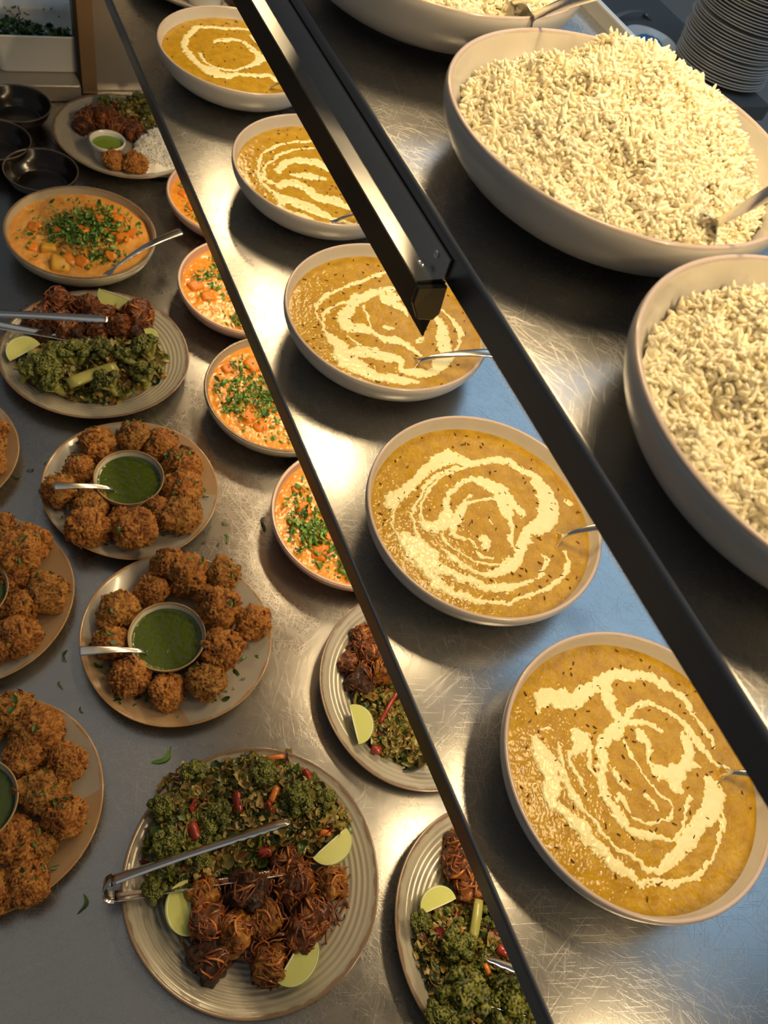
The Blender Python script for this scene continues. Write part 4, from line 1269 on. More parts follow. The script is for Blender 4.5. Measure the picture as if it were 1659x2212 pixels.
NTcache = {}
t = NT('greens_bed'); t.set(col=t.ramp(t.noise(120, 4), [(0.3, (0.03, 0.035, 0.008)), (0.5, (0.10, 0.09, 0.02)), (0.7, (0.20, 0.14, 0.03))]), rough=0.4, coat=0.2); t.bump(t.noise(300, 4), 0.8, 0.002); NTcache['greens_base'] = t.m


def put_chunks(lst, zf, which, seed):
    r = np.random.RandomState(seed); rk = from_left([(a, b) for a, b, *_ in lst])
    for k, (px, py, rp, kind) in enumerate(lst):
        p = W(px, py, COUNTER + 0.028)
        s = rp / ppm(px, py, COUNTER + 0.03)
        z = max(COUNTER + 0.006 + s * 0.7, float(zf(np.array([p.x]), np.array([p.y]))[0]) - s * 0.25)
        p = W(px, py, z)
        o = put_chunk(kind, p, (r.rand() * 1.2 - 0.6, r.rand() * 1.2 - 0.6, r.rand() * 6.28), s)
        tag(o, '%s roasted squash piece, %s from the left on %s' % (['sticky brown', 'glazed orange', 'dark charred', 'sticky brown'][kind], rk[k], which), 'squash', 'sticky roast squash')


def put_florets(lst, which, zadd=0.03):
    rk = from_left([(a, b) for a, b, *_ in lst])
    for k, (px, py, rp, tx, ty, rz) in enumerate(lst):
        p = W(px, py, COUNTER + zadd); r = rp / ppm(px, py, COUNTER + zadd)
        put_broc(p, r, 'green broccoli floret, %s from the left on %s' % (rk[k], which), k, (tx, ty), rz)


def sliver(px, py, z, ax, lenpx, wpx, mat, name, label, cat, group, ribs=0):
    """a cut vegetable stick lying on the heap"""
    p = W(px, py, z); q = W(px + ax[0], py + ax[1], z); d = (q - p).normalized(); L = lenpx / ppm(px, py, z); w = wpx / ppm(px, py, z)
    n = 8; K = 9; V = []; F = []
    for i in range(n):
        u = i / (n - 1); e = 1 if 0 < i < n - 1 else 0.88
        for j in range(K):
            a = PI * j / (K - 1); rr = 1 + 0.10 * math.cos(a * ribs) if ribs else 1
            V.append(((u - 0.5) * L, w / 2 * math.cos(a) * e * rr, w * 0.42 * math.sin(a) * e * rr + 0.002 * math.sin(PI * u)))
    for i in range(n - 1):
        for j in range(K - 1): F.append((i * K + j, (i + 1) * K + j, (i + 1) * K + j + 1, i * K + j + 1))
        F.append((i * K, i * K + K - 1, (i + 1) * K + K - 1, (i + 1) * K))
    F.append(tuple(range(K))); F.append(tuple(range((n - 1) * K + K - 1, (n - 1) * K - 1, -1)))
    o = obj(name, mesh_np(name, np.array(V), F), mat); o.matrix_world = basis(p, d)
    return tag(o, label, cat, group)


def rib_plate(x, y, label, k, rz): return crock('ribbed_plate', MESH_RIB[k], M_RIB, (x, y, COUNTER), label, 'plate', 'ribbed grey plates', rz)

def plate_garnish(key, n, seed, ram):
    (x, y), which, lab, rz, lst = PLATES[key]
    r = np.random.RandomState(seed); a = r.rand(n * 3) * 2 * PI; d = 0.128 * np.sqrt(r.rand(n * 3)); X = d * np.cos(a); Y = d * np.sin(a)
    Zs = 0.0075 + 0.0175 * np.maximum(0, (d / 0.141 - 0.52) / 0.45) ** 1.75
    for o in BH_AT[key]:
        dd = np.hypot(X + x - o[0], Y + y - o[1]); k = dd < o[3] * 0.92
        Zs[k] = np.maximum(Zs[k], o[2] - COUNTER + 0.90 * np.sqrt(o[3] ** 2 - dd[k] ** 2))
    ok = np.hypot(X + x - ram[0], Y + y - ram[1]) > 0.060
    clump = vnoise(np.c_[X * 45, Y * 45, np.full(len(X), seed)], 3) > 0.02
    ok &= clump; X, Y, Zs = X[ok][:n], Y[ok][:n], Zs[ok][:n]
    pal = np.array([(0.03, 0.10, 0.010), (0.06, 0.17, 0.018), (0.11, 0.24, 0.03)])
    V, F, c = flakes(X, Y, Zs + 0.001, r, (0.005, 0.014), pal, np.array([0.4, 0.4, 0.2]), 0.35, 0.5, (0.2, 0.6))
    h = obj('chopped_herbs', mesh_np('herbs', V, F, True, c), M_LEAF, None, (x, y, COUNTER))
    tag(h, 'chopped green herbs sprinkled over ' + which, 'herbs', 'herb garnish', 'stuff')


for k_, (key, n_, ram_) in enumerate((('bh1', 80, (0.1415, 0.7913)), ('bh2', 80, (0.1295, 0.4983)), ('L2', 50, (-0.118, 0.648)), ('L3', 50, (-0.1513, 0.3484)))):
    plate_garnish(key, n_, 31 + k_, ram_)

Z = COUNTER
# ------------------------------------------------------------------ big plate at the bottom
rib_plate(0.1568, 0.1512, 'large ribbed grey plate with three lime wedges at the bottom', 0, 0.4)
wh = 'the large bottom plate'
gp, gz = greens_heap([(318,1790),(352,1700),(400,1655),(470,1655),(520,1632),(620,1640),(690,1690),(758,1772),(735,1832),(640,1850),(560,1870),(450,1905),(335,1935),(305,1850)], Z + 0.010, 0.034, 5, wh, 2600)
sp, sz = sticky_heap([(420,1910),(520,1880),(600,1840),(680,1850),(755,1890),(745,1960),(700,2040),(640,2090),(560,2110),(470,2060),(415,2080),(405,1990)], Z + 0.009, 0.030, 6, wh, 230)
put_chunks([(440,1935,34,1),(532,1926,42,2),(637,1912,46,0),(716,1908,32,1),(446,1992,36,0),(512,2013,38,1),(574,1986,36,1),(672,1978,40,0),(454,2070,42,2),(582,2086,40,1),(650,2020,34,0),(617,1858,32,0)], sz, wh, 3)
put_florets([(419,1678,26,-0.3,0.2,0.2),(352,1740,26,0.2,-0.5,0.4),(480,1775,34,-0.6,0.3,0.9),(648,1735,36,-0.2,0.3,2.0),(462,1806,28,0.3,0.2,3.1),(362,1812,32,0.2,-0.4,1.0),(420,1862,28,0.4,0,2.2),(334,1930,24,0.2,-0.3,4.0),(560,1680,28,-0.3,0.1,5.0),(700,1735,22,0.1,0.4,1.1)], wh, 0.034)
for k, (px, py, ax, L, w, mat, nm, lab) in enumerate([
    (514,1733,(0.1,1),48,24,M_CHARD,'chard_stem','ribbed orange-red chard stem piece near the top of the large bottom plate'),
    (420,1796,(0.4,1),38,22,M_CHARD,'chard_stem','pinkish red chard stem piece at the left of the large bottom plate'),
    (571,1840,(1,-0.1),32,24,M_CHARD,'chard_stem','dark red chard stem piece above the tongs tip on the large bottom plate'),
    (582,1744,(0.3,1),30,14,M_CHARD,'chard_stem','small red chard piece right of centre on the large bottom plate'),
    (664,1674,(0.5,1),26,14,M_CHARD,'chard_stem','small dark red chard piece at the upper right of the large bottom plate'),
    (594,1637,(1,-0.15),42,12,M_CARROT,'carrot_sliver','orange carrot sliver at the top of the large bottom plate'),
    (592,1716,(0.5,-1),36,16,M_CARROT,'carrot_sliver','orange carrot sliver near the middle of the large bottom plate'),
    (702,1799,(1,0.1),26,14,M_CARROT,'carrot_sliver','orange carrot piece beside the right lime of the large bottom plate')]):
    p = W(px, py, Z + 0.04); zz = float(gz(np.array([p.x]), np.array([p.y]))[0]) + 0.003
    sliver(px, py, zz, ax, L, w, mat, nm, lab, 'chard' if nm[1] == 'h' else 'carrot', 'chard and carrot bits', 12 if nm[1] == 'h' else 0)
put_lime(383, 1968, Z + 0.026, (-0.10, -1), 112, 'lime wedge under the tongs on the large bottom plate', 'lime wedges', 1, 0.15)
put_lime(726, 1842, Z + 0.030, (-0.75, 0.68), 96, 'lime wedge at the right of the large bottom plate', 'lime wedges', 1, 0.2)
put_lime(654, 2082, Z + 0.028, (-0.55, 1.0), 118, 'lime wedge nearest the front of the large bottom plate', 'lime wedges', 1, 0.12)
tongs(W(222, 1925, Z + 0.045), W(548, 1846, Z + 0.062), 'serrated steel tongs resting on the large bottom plate', 0.235, 0.050, -0.75)

# ------------------------------------------------------------------ ribbed plate in the middle left
rib_plate(0.1524, 1.1045, 'ribbed grey plate with broccoli and tongs at the left edge', 1, 1.3)
wh = 'the left broccoli plate'
gp, gz = greens_heap([(40,790),(90,748),(180,740),(300,745),(362,770),(350,820),(250,872),(160,870),(60,830)], Z + 0.010, 0.026, 15, wh, 1300)
sp, sz = sticky_heap([(45,700),(100,655),(180,650),(240,668),(330,672),(335,720),(270,735),(120,735)], Z + 0.010, 0.030, 16, wh, 200)
put_chunks([(127,650,26,0),(187,664,26,0),(217,684,26,0),(297,680,30,0),(75,700,24,2),(136,703,26,0),(211,722,24,0),(256,704,24,0),(296,726,22,2),(100,726,22,2),(160,728,24,2)], sz, wh, 13)
put_florets([(165,786,34,-0.4,0.2,0.3),(220,772,28,-0.3,0.0,1.0),(322,768,32,-0.2,0.5,2.0),(318,818,28,0.2,0.4,3.0),(92,800,34,0.5,-0.5,0.8),(56,812,24,0.3,-0.3,2.5),(127,775,26,-0.4,-0.1,1.7),(240,835,30,0.6,0.1,4.1),(120,838,26,0.6,-0.2,5.0),(270,780,22,0,0.2,0)], wh, 0.030)
sliver(200, 812, Z + 0.046, (1, -0.35), 110, 30, M_STEM, 'broccoli_stalk', 'thick pale broccoli stalk lying across the left broccoli plate', 'broccoli', 'broccoli stalks')
sliver(78, 782, Z + 0.042, (0.45, 1), 62, 20, M_STEM, 'broccoli_stalk', 'pale broccoli stalk at the left of the left broccoli plate', 'broccoli', 'broccoli stalks')
sliver(293, 790, Z + 0.044, (0.9, 0.5), 60, 16, M_STEM, 'broccoli_stalk', 'slim broccoli stalk at the right of the left broccoli plate', 'broccoli', 'broccoli stalks')
put_lime(245, 654, Z + 0.034, (-1, -0.35), 72, 'lime wedge at the back of the left broccoli plate', 'lime wedges', -1, 0.5)
put_lime(41, 752, Z + 0.028, (1, -0.55), 78, 'lime wedge at the left rim of the left broccoli plate', 'lime wedges', 1, 0.45)
put_lime(331, 728, Z + 0.030, (0.5, 1), 48, 'small lime wedge at the right of the left broccoli plate', 'lime wedges', 1, 0.3)
tongs(W(-60, 684, Z + 0.055), W(180, 712, Z + 0.060), 'steel tongs reaching in from the left edge over the left broccoli plate', 0.235, 0.050, 0.12)

# ------------------------------------------------------------------ plate half under the middle shelf
rib_plate(0.4831, 0.3231, 'ribbed grey plate half hidden under the shelf, nearer the bhajis', 1, 2.2)
wh = 'the upper plate under the shelf'
gp, gz = greens_heap([(760,1500),(820,1480),(860,1470),(960,1560),(960,1640),(890,1660),(820,1640),(770,1580)], Z + 0.008, 0.026, 25, wh, 1300)
sp, sz = sticky_heap([(745,1400),(780,1350),(840,1340),(900,1420),(890,1480),(800,1500),(750,1470)], Z + 0.008, 0.030, 26, wh, 230)
put_chunks([(790,1378,30,0),(826,1445,32,1),(778,1470,30,2),(756,1436,24,0),(800,1408,30,0),(850,1400,32,0)], sz, wh, 23)
put_lime(784, 1564, Z + 0.032, (0.25, 1), 88, 'lime wedge on the upper plate under the shelf', 'lime wedges', 1, 0.2)
for k, (px, py, ax, L) in enumerate([(838, 1530, (0.55, -1), 75), (856, 1500, (0.6, -1), 60)]):
    sliver(px, py, Z + 0.042, ax, L, 8, M_CHARD, 'chard_stem', ['long', 'short'][k] + ' thin red chard stem on the upper plate under the shelf', 'chard', 'chard and carrot bits', 4)
sliver(812, 1620, Z + 0.026, (1, 0.3), 22, 18, M_CHARD, 'chard_stem', 'stubby red chard piece below the lime on the upper plate under the shelf', 'chard', 'chard and carrot bits', 8)
a = W(888, 1634, Z + 0.036); b = W(960, 1636, Z + 0.05)
spoon(a, a + (b - a).normalized() * 0.17, 'steel spoon on the upper plate under the shelf', 'spoons under the shelf')

rib_plate(0.4597, -0.0331, 'ribbed grey plate at the bottom centre, half hidden under the shelf', 0, 3.4)
wh = 'the lower plate under the shelf'
gp, gz = greens_heap([(880,2030),(900,1970),(950,1950),(1020,1940),(1090,1990),(1200,2100),(1200,2240),(1000,2260),(930,2180),(900,2090)], Z + 0.008, 0.032, 35, wh, 2200)
sp, sz = sticky_heap([(965,1850),(1000,1790),(1060,1820),(1120,1950),(1080,1980),(1020,1950),(985,1890)], Z + 0.008, 0.034, 36, wh, 150)
put_chunks([(1000,1862,44,0),(1022,1916,40,3),(990,1825,30,0),(1050,1880,44,0)], sz, wh, 33)
put_florets([(1010,2150,52,-0.3,-0.3,0.5),(1100,2170,48,-0.2,0.1,1.6),(905,1985,22,0,-0.3,1.0),(985,2035,34,-0.2,0.2,2.8),(1060,1985,24,-0.2,0.2,0.2),(950,2205,34,0.3,-0.2,4.0)], wh, 0.034)
sliver(1028, 1985, Z + 0.048, (-0.15, 1), 78, 22, M_STEM, 'broccoli_stalk', 'pale broccoli stalk standing out on the lower plate under the shelf', 'broccoli', 'broccoli stalks')
for k, (px, py, ax, L, w, mat, nm, lab) in enumerate([(983,2013,(1,0.1),38,12,M_CARROT,'carrot_sliver','long orange carrot sliver on the lower plate under the shelf'),(1052,2095,(0.4,1),26,12,M_CARROT,'carrot_sliver','short orange carrot sliver on the lower plate under the shelf'),(1086,2054,(1,0.6),26,22,M_CHARD,'chard_stem','bright red chard piece beside the shelf edge on the lower plate')]):
    sliver(px, py, Z + 0.046, ax, L, w, mat, nm, lab, 'chard' if nm[1] == 'h' else 'carrot', 'chard and carrot bits', 8 if nm[1] == 'h' else 0)
put_lime(938, 1938, Z + 0.034, (1, -0.45), 84, 'lime wedge on the lower plate under the shelf', 'lime wedges', 1, 0.15)
tg = W(1035, 2112, Z + 0.062); th_ = W(1150, 2150, Z + 0.075)
tongs(tg + (th_ - tg).normalized() * 0.235, tg, 'steel tongs on the lower plate under the shelf, mostly hidden', 0.235, 0.03, 0.9)

# ------------------------------------------------------------------ far dinner plate
rib_plate(0.3600, 1.7773, 'far ribbed grey plate with rice, chutney and bhajis beside the black bowls', 1, 0.2)
wh = 'the far dinner plate'
gp, gz = greens_heap([(215,235),(250,222),(320,215),(345,250),(350,285),(290,280),(250,262)], Z + 0.008, 0.024, 45, wh, 700)
sp, sz = sticky_heap([(165,265),(185,240),(240,240),(300,275),(320,295),(270,310),(180,290)], Z + 0.008, 0.026, 46, wh, 60)
put_chunks([(190,258,22,3),(222,258,26,3),(250,272,22,3),(288,285,20,3),(305,300,16,2),(175,275,16,2)], sz, wh, 43)
put_florets([(230,227,14,-0.2,-0.3,0.4),(300,225,16,-0.3,0.2,1.0),(325,255,18,0,0.3,2.0)], wh, 0.026)
for k, (px, py, r) in enumerate([(245, 344, 24), (291, 354, 26)]):
    put_bhaji(px, py, r, PLZ + 0.024, ['left', 'right'][k] + ' onion bhaji of the pair on the far dinner plate', 'onion bhajis', k * 2 + 1)
wr = W(232, 303, PLZ + 0.042)
wprof = [(0.0, 0.001), (0.028, 0.001), (0.030, 0.0), (0.0315, 0.001), (0.0325, 0.006), (0.0355, 0.0330), (0.0385, 0.0350), (0.0390, 0.0425), (0.0380, 0.0440), (0.0362, 0.0435), (0.0345, 0.036), (0.030, 0.008), (0.0, 0.006)]
MESH_WRAM = lathe('white_ramekin', wprof, 72)
crock('ramekin', MESH_WRAM, M_WHITE, (wr.x, wr.y, PLZ), 'small white ramekin of green chutney on the far dinner plate', 'ramekin', 'white ramekins')
V, T = disc_grid(0.0338, 40)
tag(obj('green_chutney', mesh_np('chutney', V, T), M_CHUTP, None, (wr.x, wr.y, PLZ + 0.032)), 'bright green chutney in the small white ramekin', 'chutney', None, 'stuff')
rpoly, rz_ = mound([(285,335),(300,300),(340,283),(400,300),(420,340),(380,382),(310,378)], Z + 0.010, 0.026, 48, 0.02)
V, T = heap_base(rpoly, rz_)
rc = tag(obj('rice', mesh_np('rice', V, T), M_RICEW), 'small mound of white rice on the far dinner plate', 'rice', None, 'stuff')
cx_, cy_ = np.mean(np.array(rpoly), 0)
g = obj('rice_grains', grains_mesh(2600, 0.075, lambda X, Y: rz_(X, Y), 3, 0.0042, 0.0012, 0.5, (cx_, cy_), 0.0, lambda X, Y: inside(rpoly, X, Y)), M_RICEW, rc); g['kind'] = 'stuff'

# ------------------------------------------------------------------ curry bowls
def herb_bits(n, R, seed, zc=0.0015, focus=None, size=(0.005, 0.015), dark=False):
    r = np.random.RandomState(seed); a = r.rand(n) * 2 * PI
    if focus is None: d = R * np.sqrt(r.rand(n)); X, Y = d * np.cos(a), d * np.sin(a)
    else:
        X = focus[0] + r.normal(0, focus[2], n); Y = focus[1] + r.normal(0, focus[3] if len(focus) > 3 else focus[2], n); k = np.hypot(X, Y) < R; X, Y = X[k], Y[k]; n = len(X)
    pal = np.array([(0.05, 0.15, 0.014), (0.10, 0.26, 0.025), (0.16, 0.34, 0.04), (0.24, 0.42, 0.07)]) * (0.6 if dark else 1)
    V, F, c = flakes(X, Y, np.full(n, zc) + r.rand(n) * 0.004, r, size, pal, np.array([0.3, 0.35, 0.25, 0.1]), 0.45, 0.5, (0.25, 0.7))
    return mesh_np('herbs', V, F, True, c)


def curry(x, y, mesh, mat, liquid, label, which, cubes, herbs, rz, seed):
    crock('curry_bowl', mesh, mat, (x, y, COUNTER), label, 'bowl', 'curry bowls', rz)
    zl = COUNTER + 0.0400
    V, T = disc_grid(0.1362, 130)
    V[:, 2] = fbm(V * 60 + seed, 3, seed) * 0.0016 + fbm(V * 300 + seed, 2, seed) * 0.0006
    s = obj('curry', mesh_np('curry', V, T), liquid, None, (x, y, zl))
    tag(s, 'orange coconut curry sprinkled with herbs in ' + which, 'curry', 'curry in the bowls', 'stuff')
    h = obj('chopped_herbs', herbs, M_LEAF, s); h['kind'] = 'stuff'; h['label'] = 'chopped green herbs'
    rk = from_left([(a, b) for a, b, *_ in cubes]); r = np.random.RandomState(seed)
    for k, (px, py, rp, kind) in enumerate(cubes):
        sc = rp / ppm(px, py, zl); p = W(px, py, zl - 0.35 * sc)
        o = obj('squash_cube', CUBE[kind], None, None, p, (r.rand() * 0.7 - 0.35, r.rand() * 0.7 - 0.35, r.rand() * 6.28), sc)
        tag(o, '%s squash chunk, %s from the left in %s' % ('yellow' if kind == 3 else 'orange', rk[k], which), 'squash', 'squash chunks in curry')


def merge(*ms):
    V = []; F = []; cl = []; nb = 0
    for q in ms:
        n = len(q.vertices); v = np.zeros(n * 3); q.vertices.foreach_get('co', v); V.append(v.reshape(-1, 3))
        c = np.zeros(n * 4); q.color_attributes['tint'].data.foreach_get('color', c); cl.append(c.reshape(-1, 4)[:, :3])
        f = np.zeros(len(q.polygons) * 4, np.int32); q.loops.foreach_get('vertex_index', f); F.append(f.reshape(-1, 4) + nb); nb += n
    return mesh_np('herbs', np.concatenate(V), np.concatenate(F), True, np.concatenate(cl))


curry(0.1875, 1.4126, MESH_GREY, M_GREYBOWL, M_CURRY, 'grey bowl of squash curry with a spoon at the upper left', 'the grey curry bowl at the upper left',
      [(77,497,15,0),(222,482,16,0),(182,502,17,0),(232,506,13,0),(105,541,16,3),(152,566,17,0),(128,578,20,3),(176,570,16,0),(265,518,16,0),(287,509,13,0),(240,560,14,0),(120,500,11,0),(195,452,11,0),(252,478,14,0),(72,537,11,0),(206,520,11,3),(168,478,10,0)],
      merge(herb_bits(520, 0.12, 91, 0.004, (0.0, 0.01, 0.045, 0.035)), herb_bits(260, 0.12, 92, 0.004, (0.035, 0.03, 0.03)), herb_bits(90, 0.12, 93, 0.001, (0.03, -0.07, 0.03, 0.012))), 0.0, 61)
a = W(244, 584, COUNTER + 0.050); b = W(381, 505, COUNTER + 0.083); b = a + (b - a).normalized() * 0.166
spoon(a, b, 'steel spoon leaning out of the grey curry bowl', 'curry spoons', SP_THIN, 0.20)
curry(0.530, 1.500, MESH_PINK, M_PINKBOWL, M_CURRYO, 'farthest pink bowl of orange curry, a sliver beside the shelf', 'the farthest pink curry bowl', [(398,425,12,0),(415,450,12,0)],
      merge(herb_bits(160, 0.12, 71, 0.002, (-0.07, 0.0, 0.04)), herb_bits(60, 0.12, 72)), 0.5, 62)
curry(0.4800, 1.2147, MESH_PINK, M_PINKBOWL, M_CURRYO, 'pink bowl of orange curry, second from the back by the shelf', 'the second pink curry bowl from the back', [(424,622,16,0),(447,645,15,0),(497,598,20,0),(485,560,12,0)],
      merge(herb_bits(150, 0.12, 73, 0.002, (-0.03, -0.08, 0.03)), herb_bits(130, 0.12, 74, 0.002, (-0.06, 0.03, 0.035))), 1.5, 63)
curry(0.4527, 0.9234, MESH_GREY, M_GREYBOWL, M_CURRYO, 'beige bowl of orange curry third from the back by the shelf', 'the beige curry bowl by the shelf', [(536,905,18,0),(546,792,20,0),(490,800,12,0),(560,925,13,0)],
      merge(herb_bits(520, 0.125, 75, 0.003, (-0.045, 0.015, 0.045, 0.04)), herb_bits(200, 0.12, 76)), 2.5, 64)
curry(0.4850, 0.6307, MESH_PINK, M_PINKBOWL, M_CURRYO, 'nearest pink bowl of orange curry beside the shelf edge', 'the nearest pink curry bowl', [(655,1103,18,0),(692,1196,20,0),(700,1165,14,0),(640,1060,12,0)],
      merge(herb_bits(300, 0.125, 77, 0.003, (-0.05, -0.03, 0.035, 0.06)), herb_bits(200, 0.125, 78, 0.003, (-0.09, 0.01, 0.02, 0.05)), herb_bits(120, 0.12, 79)), 3.6, 65)

# ------------------------------------------------------------------ black bowls
for k, (px, py, zr, lab) in enumerate([(34, 221, 0.046, 'empty dark brown bowl farthest from the camera, below the herb tub'), (-14, 299, 0.046, 'empty dark brown bowl cut off by the left edge'), (88, 364, 0.046, 'empty dark brown bowl nearest the grey curry bowl')]):
    p = W(px, py, COUNTER + zr)
    crock('dark_bowl', MESH_BLK, M_DARK, (p.x, p.y, COUNTER), lab, 'bowl', 'empty dark bowls', k).scale = (1, 1, 0.75)

# ------------------------------------------------------------------ herb tub on the ledge
zt = COUNTER + 0.0405
tb = thing('plastic_tub', 'milky white plastic tub of chopped herbs at the top left', 'tub', (0.215, 2.085, zt))
def rrect(hx, hy, r, n=6):
    out = []
    for (cx0, cy0, a0) in ((hx - r, hy - r, 0), (-hx + r, hy - r, PI / 2), (-hx + r, -hy + r, PI), (hx - r, -hy + r, 3 * PI / 2)):
        for a in np.linspace(a0, a0 + PI / 2, n): out.append((cx0 + r * math.cos(a), cy0 + r * math.sin(a)))
    return out
rings = [(0.0915, 0.073, 0.0, 0.016), (0.095, 0.0755, 0.004, 0.018), (0.099, 0.079, 0.060, 0.018), (0.1015, 0.081, 0.063, 0.018), (0.103, 0.0825, 0.083, 0.018), (0.1045, 0.084, 0.0845, 0.019), (0.1045, 0.084, 0.0875, 0.019), (0.1015, 0.081, 0.0875, 0.018), (0.099, 0.079, 0.063, 0.017), (0.093, 0.073, 0.0045, 0.016)]
V = []; F = []
for hx, hy, z, r in rings: V += [(a, b, z) for a, b in rrect(hx, hy, r)]
n = 24
for i in range(len(rings) - 1):
    for j in range(n): k = (j + 1) % n; F.append((i * n + j, i * n + k, (i + 1) * n + k, (i + 1) * n + j))
F.append(tuple(range(n - 1, -1, -1))); F.append(tuple((len(rings) - 1) * n + j for j in range(n)))
obj('tub_body', mesh_np('tub', np.array(V), F), M_TUB, tb)
r = np.random.RandomState(5); n = 420
X = r.rand(n) * 0.17 - 0.085; Y = r.rand(n) * 0.13 - 0.065
pal = np.array([(0.015, 0.05, 0.008), (0.04, 0.11, 0.015), (0.07, 0.17, 0.02)])
V, F, c = flakes(X, Y, 0.030 + 0.032 * np.exp(-((X + 0.05) / 0.06) ** 2) * (1 - np.abs(Y) / 0.1) + r.rand(n) * 0.01, r, (0.010, 0.024), pal, np.array([0.4, 0.4, 0.2]), 0.5, 0.5)
hb = obj('chopped_herbs', mesh_np('herbs', V, F, True, c), M_LEAF, None, (0.215, 2.085, zt)); tag(hb, 'dark green chopped herbs heaped inside the plastic tub', 'herbs', None, 'stuff')
X = r.rand(14) * 0.17 - 0.085
V, F, c = flakes(X, np.full(14, 0.0755), 0.045 + r.rand(14) * 0.03, r, (0.008, 0.016), pal, np.array([0.5, 0.3, 0.2]), 1.2, 0.2, (0.15, 0.4))
k = obj('stray_herb_bits', mesh_np('herbs', V, F, True, c), M_LEAF, hb); k['kind'] = 'stuff'

# ------------------------------------------------------------------ herb scraps on the counter
SCR = [(570,1131,18,1),(487,1130,9,0),(490,1163,12,0),(470,1176,6,1),(440,1171,6,1),(441,1150,5,1),(352,926,16,0),(338,907,5,0),(65,1014,8,1),(34,1028,10,1),(175,1533,8,1),(352,1632,26,0),(178,1953,20,1),(140,1414,12,1),(130,1480,10,1),(138,1426,6,1),(100,1000,5,1),(60,1640,4,1),(455,1140,5,0),(12,960,6,1)]
rk = [ORD[i] if i < 20 else '' for i in range(len(SCR))]
order = sorted(range(len(SCR)), key=lambda i: SCR[i][1])
for n_, i in enumerate(order):
    px, py, rp, dk = SCR[i]; r = np.random.RandomState(i + 90); p = W(px, py, COUNTER + 0.0022); s = rp / ppm(px, py, COUNTER)
    mb = MB(); k = 7; ph = r.rand() * 3; a0 = r.rand() * 6.28
    ts = np.linspace(-1, 1, k); pth = np.array([(s * t_, s * 0.35 * math.sin(2.2 * t_ + ph), 0.0012 * math.cos(3 * t_)) for t_ in ts]); wd = s * 0.28 * np.array([0.25, 0.7, 1, 0.7, 1, 0.7, 0.2]) * (0.5 + r.rand(k) * 0.8)
    V = []; F = []
    for q, w_ in zip(pth, wd): V += [q + np.array([0, w_, 0.0006]), q, q - np.array([0, w_ * 0.8, -0.0004])]
    for j in range(k - 1):
        for e in (0, 1): F.append((j * 3 + e, j * 3 + e + 1, j * 3 + e + 4, j * 3 + e + 3))
    V = np.array(V); V2 = V - np.array([0, 0, 0.0005]); F2 = [tuple(len(V) + z_ for z_ in reversed(f_)) for f_ in F]
    o = obj('herb_scrap', mesh_np('scrap', np.concatenate([V, V2]), F + F2), M_HERBD if dk else M_HERB, None, p, (0, 0, a0))
    tag(o, '%s green herb scrap on the steel counter, %s from the back' % ('dark' if dk else 'bright', rk[n_]), 'herb', 'herb scraps on the counter')

# ------------------------------------------------------------------ plate behind the farthest dal bowl
q = crock('ribbed_plate', MESH_RIB[0], M_RIB, (0.515, 1.672, SHELF_A), 'ribbed plate behind the farthest dal bowl on the middle shelf', 'plate', 'ribbed grey plates', 0.9)
crock('ramekin', MESH_WRAM, M_WHITE, (0.475, 1.600, SHELF_A + 0.0065), 'white ramekin on the plate behind the farthest dal bowl', 'ramekin', 'white ramekins')
for k, (x, y) in enumerate([(0.545, 1.600), (0.60, 1.63)]):
    o = put_chunk(0, (x, y, SHELF_A + 0.028), (0.2, 0.3, k * 1.7), 0.024)
    tag(o, ['nearer', 'farther'][k] + ' sticky roast piece on the plate behind the farthest dal bowl', 'squash', 'sticky roast squash')

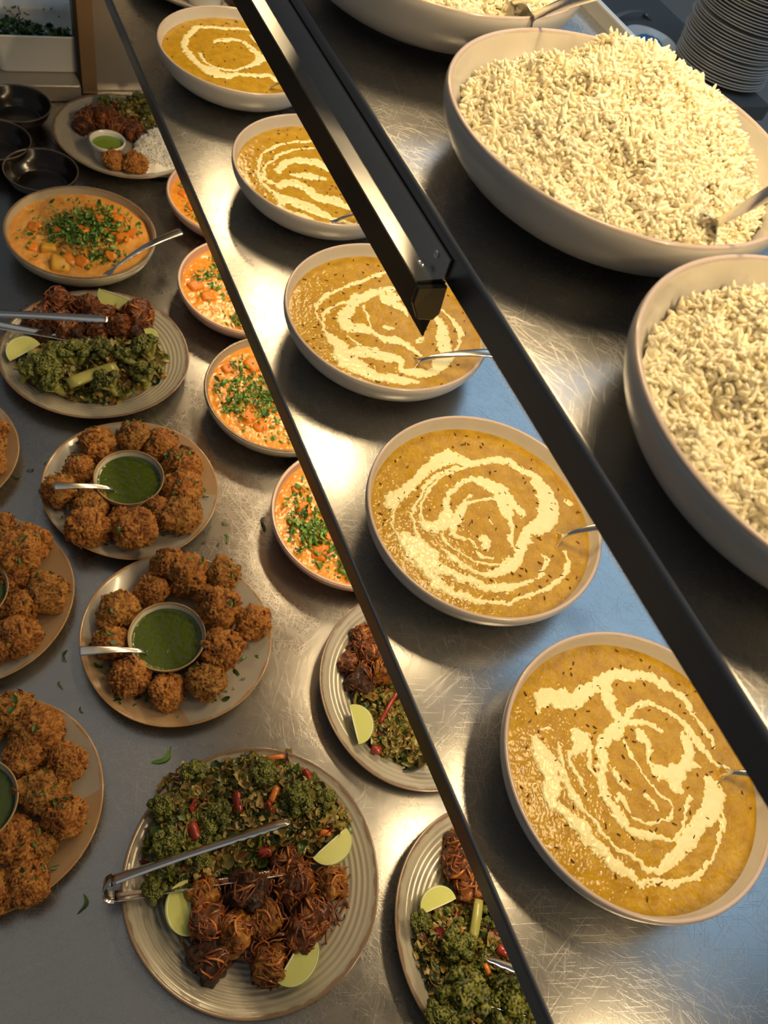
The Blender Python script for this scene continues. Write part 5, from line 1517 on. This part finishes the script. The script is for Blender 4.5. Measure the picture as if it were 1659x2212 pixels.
# ================================================================== beyond the pass, upper right
ZC = 1.10
wt = thing('side_worktop', 'dark grey worktop beyond the shelves, under the plate stack', 'worktop', (0, 0, 0))
m = MB(); m.box(1.30, 2.181, 1.595, 3.6, ZC - 0.045, ZC); bevel(obj('worktop', m.build('top', False), M_DARKTOP, wt), 0.003)
m = MB(); m.box(1.36, 2.15, 1.64, 3.55, 0.0, ZC - 0.045); obj('cabinet', m.build('cab', False), M_DARKTOP, wt)
pprof = [(0.0, 0.001), (0.078, 0.001), (0.082, 0.0), (0.086, 0.001), (0.090, 0.0045), (0.118, 0.0090), (0.1430, 0.0165), (0.1450, 0.0180), (0.1445, 0.0192), (0.1425, 0.0190), (0.116, 0.0118), (0.088, 0.0070), (0.0, 0.0060)]
MESH_STACK = lathe('stack_plate', pprof, 72, smooth_prof=2); MESH_STACK.materials.append(M_STACK)
r = np.random.RandomState(12); z = ZC
for i in range(30):
    o = obj('white_plate', MESH_STACK, None, None, (2.1105 + r.normal(0, 0.0016), 1.786 + r.normal(0, 0.0016) + 0.0006 * i, z), (r.normal(0, 0.004), r.normal(0, 0.004), r.rand() * 6))
    z += 0.0076 + (0.004 if i in (8, 17) else 0)
    tag(o, 'pale plate in the tall stack at the upper right, %s from the bottom' % (ORD[i] if i < 20 else ['twenty-' + ORD[q] for q in range(9)][i - 20] if i < 29 else 'thirtieth'), 'plate', 'stacked pale plates')
sp_ = W(1415, 92, ZC)
c0 = W(1400, 118, ZC)
p2 = lathe('side_plate', [(a * 0.083 / 0.145, b) for a, b in pprof], 64, smooth_prof=2)
crock('side_plate', p2, M_STACK, (1.925, 1.913, ZC), 'small pale plate with a blue cloth beside the plate stack', 'plate', None)
V, T = disc_grid(0.052, 50); V[:, 1] *= 0.8
V[:, 2] = 0.012 + fbm(V * 38, 3, 4) * 0.010 - 0.01 * (np.linalg.norm(V[:, :2], axis=1) / 0.052) ** 4
cl = obj('blue_cloth', mesh_np('cloth', V, T), M_BLUE, None, (1.915, 1.905, ZC + 0.009)); sm = cl.modifiers.new('thick', 'SOLIDIFY'); sm.thickness = 0.002
tag(cl, 'crumpled blue cloth on the small pale plate', 'cloth')
a = W(1418, 28, ZC + 0.012); b = W(1325, 36, ZC + 0.012)
t_ = thing('tablespoon', 'steel spoon lying on the dark worktop beside the plate stack', 'spoon', (0, 0, 0), 0)
t_.matrix_world = basis(a, b - a) @ Matrix.Scale(1.0, 4)
obj('spoon_bowl', SP_BIG[0], None, t_); obj('handle', SP_BIG[1], None, t_)
